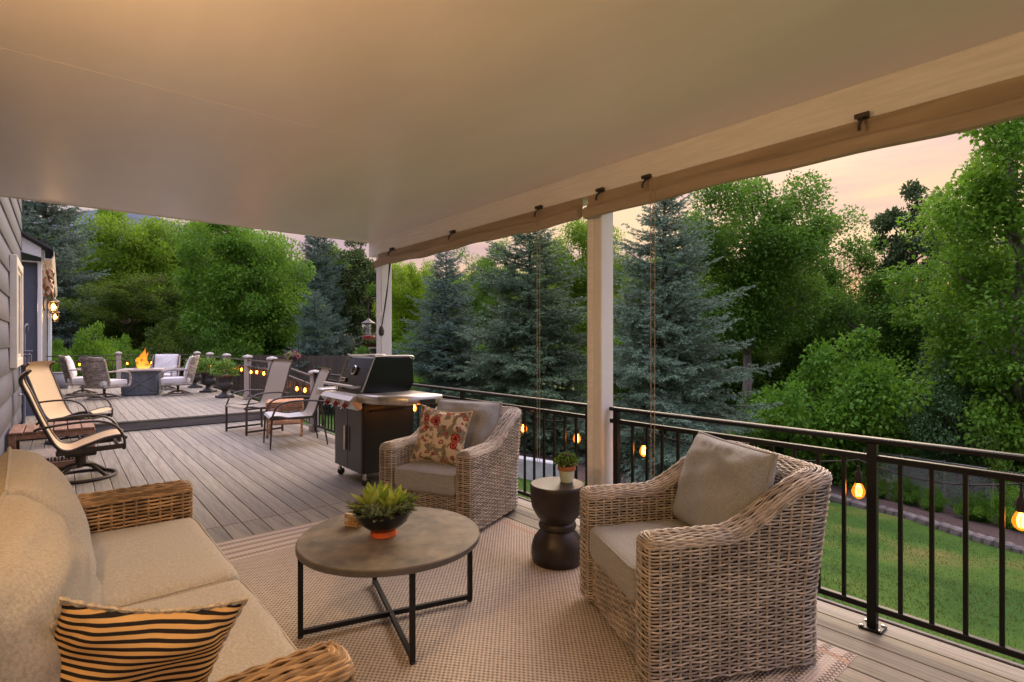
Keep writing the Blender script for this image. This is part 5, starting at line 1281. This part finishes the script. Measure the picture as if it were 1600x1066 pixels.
B = [
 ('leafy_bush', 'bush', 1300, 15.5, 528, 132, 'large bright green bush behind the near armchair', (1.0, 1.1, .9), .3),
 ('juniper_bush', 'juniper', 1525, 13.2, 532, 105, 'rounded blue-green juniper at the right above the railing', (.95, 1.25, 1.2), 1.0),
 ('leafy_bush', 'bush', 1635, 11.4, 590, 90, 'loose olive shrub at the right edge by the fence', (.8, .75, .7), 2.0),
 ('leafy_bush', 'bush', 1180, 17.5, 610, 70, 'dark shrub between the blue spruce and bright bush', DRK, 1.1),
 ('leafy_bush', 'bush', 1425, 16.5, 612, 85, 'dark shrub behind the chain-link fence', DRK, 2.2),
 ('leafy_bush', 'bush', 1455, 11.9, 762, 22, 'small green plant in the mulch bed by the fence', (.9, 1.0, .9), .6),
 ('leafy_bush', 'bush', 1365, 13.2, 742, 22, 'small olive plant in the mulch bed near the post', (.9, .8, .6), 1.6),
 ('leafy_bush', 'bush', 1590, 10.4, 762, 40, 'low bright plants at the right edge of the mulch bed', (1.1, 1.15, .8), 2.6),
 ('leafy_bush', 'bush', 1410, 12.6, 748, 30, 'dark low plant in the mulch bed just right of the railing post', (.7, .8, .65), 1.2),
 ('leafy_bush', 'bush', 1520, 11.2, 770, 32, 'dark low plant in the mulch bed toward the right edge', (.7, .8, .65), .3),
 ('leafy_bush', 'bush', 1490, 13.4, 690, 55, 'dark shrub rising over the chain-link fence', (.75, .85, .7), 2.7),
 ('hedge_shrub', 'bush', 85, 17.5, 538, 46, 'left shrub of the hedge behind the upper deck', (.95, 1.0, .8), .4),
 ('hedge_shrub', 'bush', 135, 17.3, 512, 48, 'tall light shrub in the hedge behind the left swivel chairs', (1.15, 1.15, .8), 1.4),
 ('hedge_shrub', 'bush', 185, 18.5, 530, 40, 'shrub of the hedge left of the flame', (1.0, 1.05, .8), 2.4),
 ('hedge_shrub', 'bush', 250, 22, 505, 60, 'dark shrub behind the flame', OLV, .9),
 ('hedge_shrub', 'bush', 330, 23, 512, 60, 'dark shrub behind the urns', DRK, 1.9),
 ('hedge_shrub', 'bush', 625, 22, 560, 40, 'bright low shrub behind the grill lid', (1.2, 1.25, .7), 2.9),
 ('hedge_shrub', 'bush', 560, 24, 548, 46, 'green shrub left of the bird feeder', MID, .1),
 ('hedge_shrub', 'bush', 430, 26, 530, 60, 'dark shrub below the maple', DRK, .7),
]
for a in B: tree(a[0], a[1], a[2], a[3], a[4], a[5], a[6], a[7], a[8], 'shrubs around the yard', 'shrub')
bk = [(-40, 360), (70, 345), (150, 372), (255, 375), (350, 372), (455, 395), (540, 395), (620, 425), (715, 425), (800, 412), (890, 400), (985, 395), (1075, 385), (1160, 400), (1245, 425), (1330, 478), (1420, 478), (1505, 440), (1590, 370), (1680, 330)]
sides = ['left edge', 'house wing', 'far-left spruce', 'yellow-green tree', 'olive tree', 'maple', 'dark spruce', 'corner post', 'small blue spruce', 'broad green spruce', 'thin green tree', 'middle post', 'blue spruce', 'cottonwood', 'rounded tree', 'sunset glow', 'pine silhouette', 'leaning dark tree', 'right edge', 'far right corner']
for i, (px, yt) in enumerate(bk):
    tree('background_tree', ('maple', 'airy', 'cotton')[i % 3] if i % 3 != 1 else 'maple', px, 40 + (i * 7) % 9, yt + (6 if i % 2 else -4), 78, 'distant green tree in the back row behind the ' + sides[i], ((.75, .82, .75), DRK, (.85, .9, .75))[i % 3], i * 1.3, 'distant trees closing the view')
# thicket filling the dark gaps low down between the trees
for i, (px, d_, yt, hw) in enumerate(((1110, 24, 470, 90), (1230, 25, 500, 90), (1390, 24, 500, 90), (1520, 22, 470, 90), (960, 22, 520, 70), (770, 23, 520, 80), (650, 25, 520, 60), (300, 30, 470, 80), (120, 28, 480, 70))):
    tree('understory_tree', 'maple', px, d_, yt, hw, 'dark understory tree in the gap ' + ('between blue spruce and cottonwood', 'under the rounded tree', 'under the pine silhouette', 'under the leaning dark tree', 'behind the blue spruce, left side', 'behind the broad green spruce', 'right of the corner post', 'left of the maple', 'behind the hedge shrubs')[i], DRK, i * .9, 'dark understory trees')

# ================================================================== FENCES AND NEIGHBOURS
fn = thing('privacy_fence', 'brown board privacy fence beyond the far railing', 'fence', (*at(430, 20), -.9))
fa, fb = np.array(at(300, 24.5)), np.array(at(600, 20.5)); c0 = np.array(at(430, 20)); nb_ = 56
bme = MB().box((0, 0, 0), (.135, .02, 1.7), .004).mesh('board'); bme.materials.append(M['fencewood']); ang = math.atan2(*(fb - fa)[::-1])
for i in range(nb_):
    p = fa + (fb - fa) * (i + .5) / nb_; o = child('board', bme, fn, (*(p - c0), .92 + random.uniform(-.015, .015)), (0, 0, ang))
    o.scale = (np.linalg.norm(fb - fa) / nb_ / .142, 1, 1)
for z in (.45, 1.4): MB().beam((*(fa - c0 + .04), z), (*(fb - c0 + .04), z), .04, .08).build('rail', 'fencewood', fn)
# chain-link fence below the slope
cf = thing('chain_link_fence', 'grey chain-link fence behind the mulch bed at lower right', 'fence', (*at(1450, 13.2), 0))
c0 = np.array(at(1450, 13.2)); qa, qb = np.array(at(1350, 14.5)), np.array(at(1640, 11.0)); ln = np.linalg.norm(qb - qa); z_a, z_b = float(ground_z(*qa)), float(ground_z(*qb))
def fp(s, z): p = qa + (qb - qa) * s - c0; return (p[0], p[1], z_a + (z_b - z_a) * s + z)
m = MB(); hgt = 1.1; cell = .065; nn_ = int((ln + hgt) / cell)
for i in range(nn_):
    for dr_ in (1, -1):
        s0_ = i * cell - (hgt if dr_ > 0 else 0); pts = []
        for q in (0, 1):
            s = s0_ + dr_ * hgt * q; pts.append((s, q * hgt))
        (sa_, za), (sb_, zb2) = pts
        def clip(s, z, s2, z2):
            if s < 0: z += (0 - s) / (s2 - s) * (z2 - z) if s2 != s else 0; s = 0
            if s > ln: z += (ln - s) / (s2 - s) * (z2 - z) if s2 != s else 0; s = ln
            return s, z
        if max(sa_, sb_) <= 0 or min(sa_, sb_) >= ln: continue
        A_ = clip(sa_, za, sb_, zb2); B_ = clip(sb_, zb2, sa_, za); m.tube([fp(A_[0] / ln, A_[1] + .02), fp(B_[0] / ln, B_[1] + .02)], .0015, 3, cap=False)
m.build('wire_mesh', 'steel', cf, kind='stuff')
for s in np.linspace(0, 1, 5): k = MB(); k.tube([fp(s, -.1), fp(s, 1.18)], .025, 8); k.build('post', 'steel', cf)
k = MB(); k.tube([fp(0, 1.13), fp(1, 1.13)], .018, 8); k.build('top_rail', 'steel', cf)
# neighbour house glimpsed through the trees
nh = thing('neighbour_house', 'tan-roofed brown house glimpsed beyond the fence left of the corner post', 'house', (*at(582, 44), -1.2), radians(-40))
MB().box((0, 0, 1.35), (4.2, 5, 2.7)).build('wall', 'brick', nh)
MB().prism([(-2.5, 2.6), (2.5, 2.6), (0, 4.0)], 1, -2.9, 2.9).build('roof', 'housefar', nh, smooth=False)
for x in (-1.1, .9):
    q = MB().box((x, -2.51, 1.6), (.9, .06, 1.1)).build('window', 'glass', nh); MB().box((x, -2.53, 2.2), (1.1, .08, .10)).box((x, -2.53, 1.02), (1.1, .08, .10)).box((x - .5, -2.53, 1.61), (.10, .08, 1.08)).box((x + .5, -2.53, 1.61), (.10, .08, 1.08)).build('frame', 'cream', q)
gs = thing('garden_shed', 'shed with green metal roof beyond the hedge at far left', 'shed', (*at(78, 27), -.9))
MB().box((0, 0, 1.0), (1.5, 1.6, 2.0)).build('wall', 'housefar', gs); MB().prism([(-.95, 1.95), (.95, 1.95), (0, 2.45)], 1, -1.0, 1.0).build('roof', 'green', gs, smooth=False)
MB().box((0, -.815, .9), (.8, .04, 1.7), .005).build('door', 'fencewood', gs)
# magenta flower basket
x, y = at(457, 18.5); fbk = thing('flower_basket', 'basket of magenta flowers hanging under the maple beyond the railing', 'flowers', (x, y, .95))
MB().lathe([(.02, -.2), (.12, -.16), (.17, -.05), (.17, 0), (.001, 0)], n=16).build('basket', 'barkdark', fbk)
m = MB(); g2 = MB()
for i in range(150):
    v = RNG.normal(0, 1, 3); v /= np.linalg.norm(v); v[2] *= .6; p = v * .24 + np.array((0, 0, .03))
    blades(m if i % 2 else g2, [p], [RNG.normal(0, 1, 3)], [v + .01], [.07], [.06], seg=3)
m.build('petals', 'flower', fbk); g2.build('foliage', 'boxwood', fbk)
k = MB(); k.tube(bez([(0, 0, 0), (0, 0, .5), (.1, 0, .62), (.2, 0, .5), (.2, 0, -1.9)], 24), .01, 6); k.build('shepherd_hook', 'blackmetal', fbk)
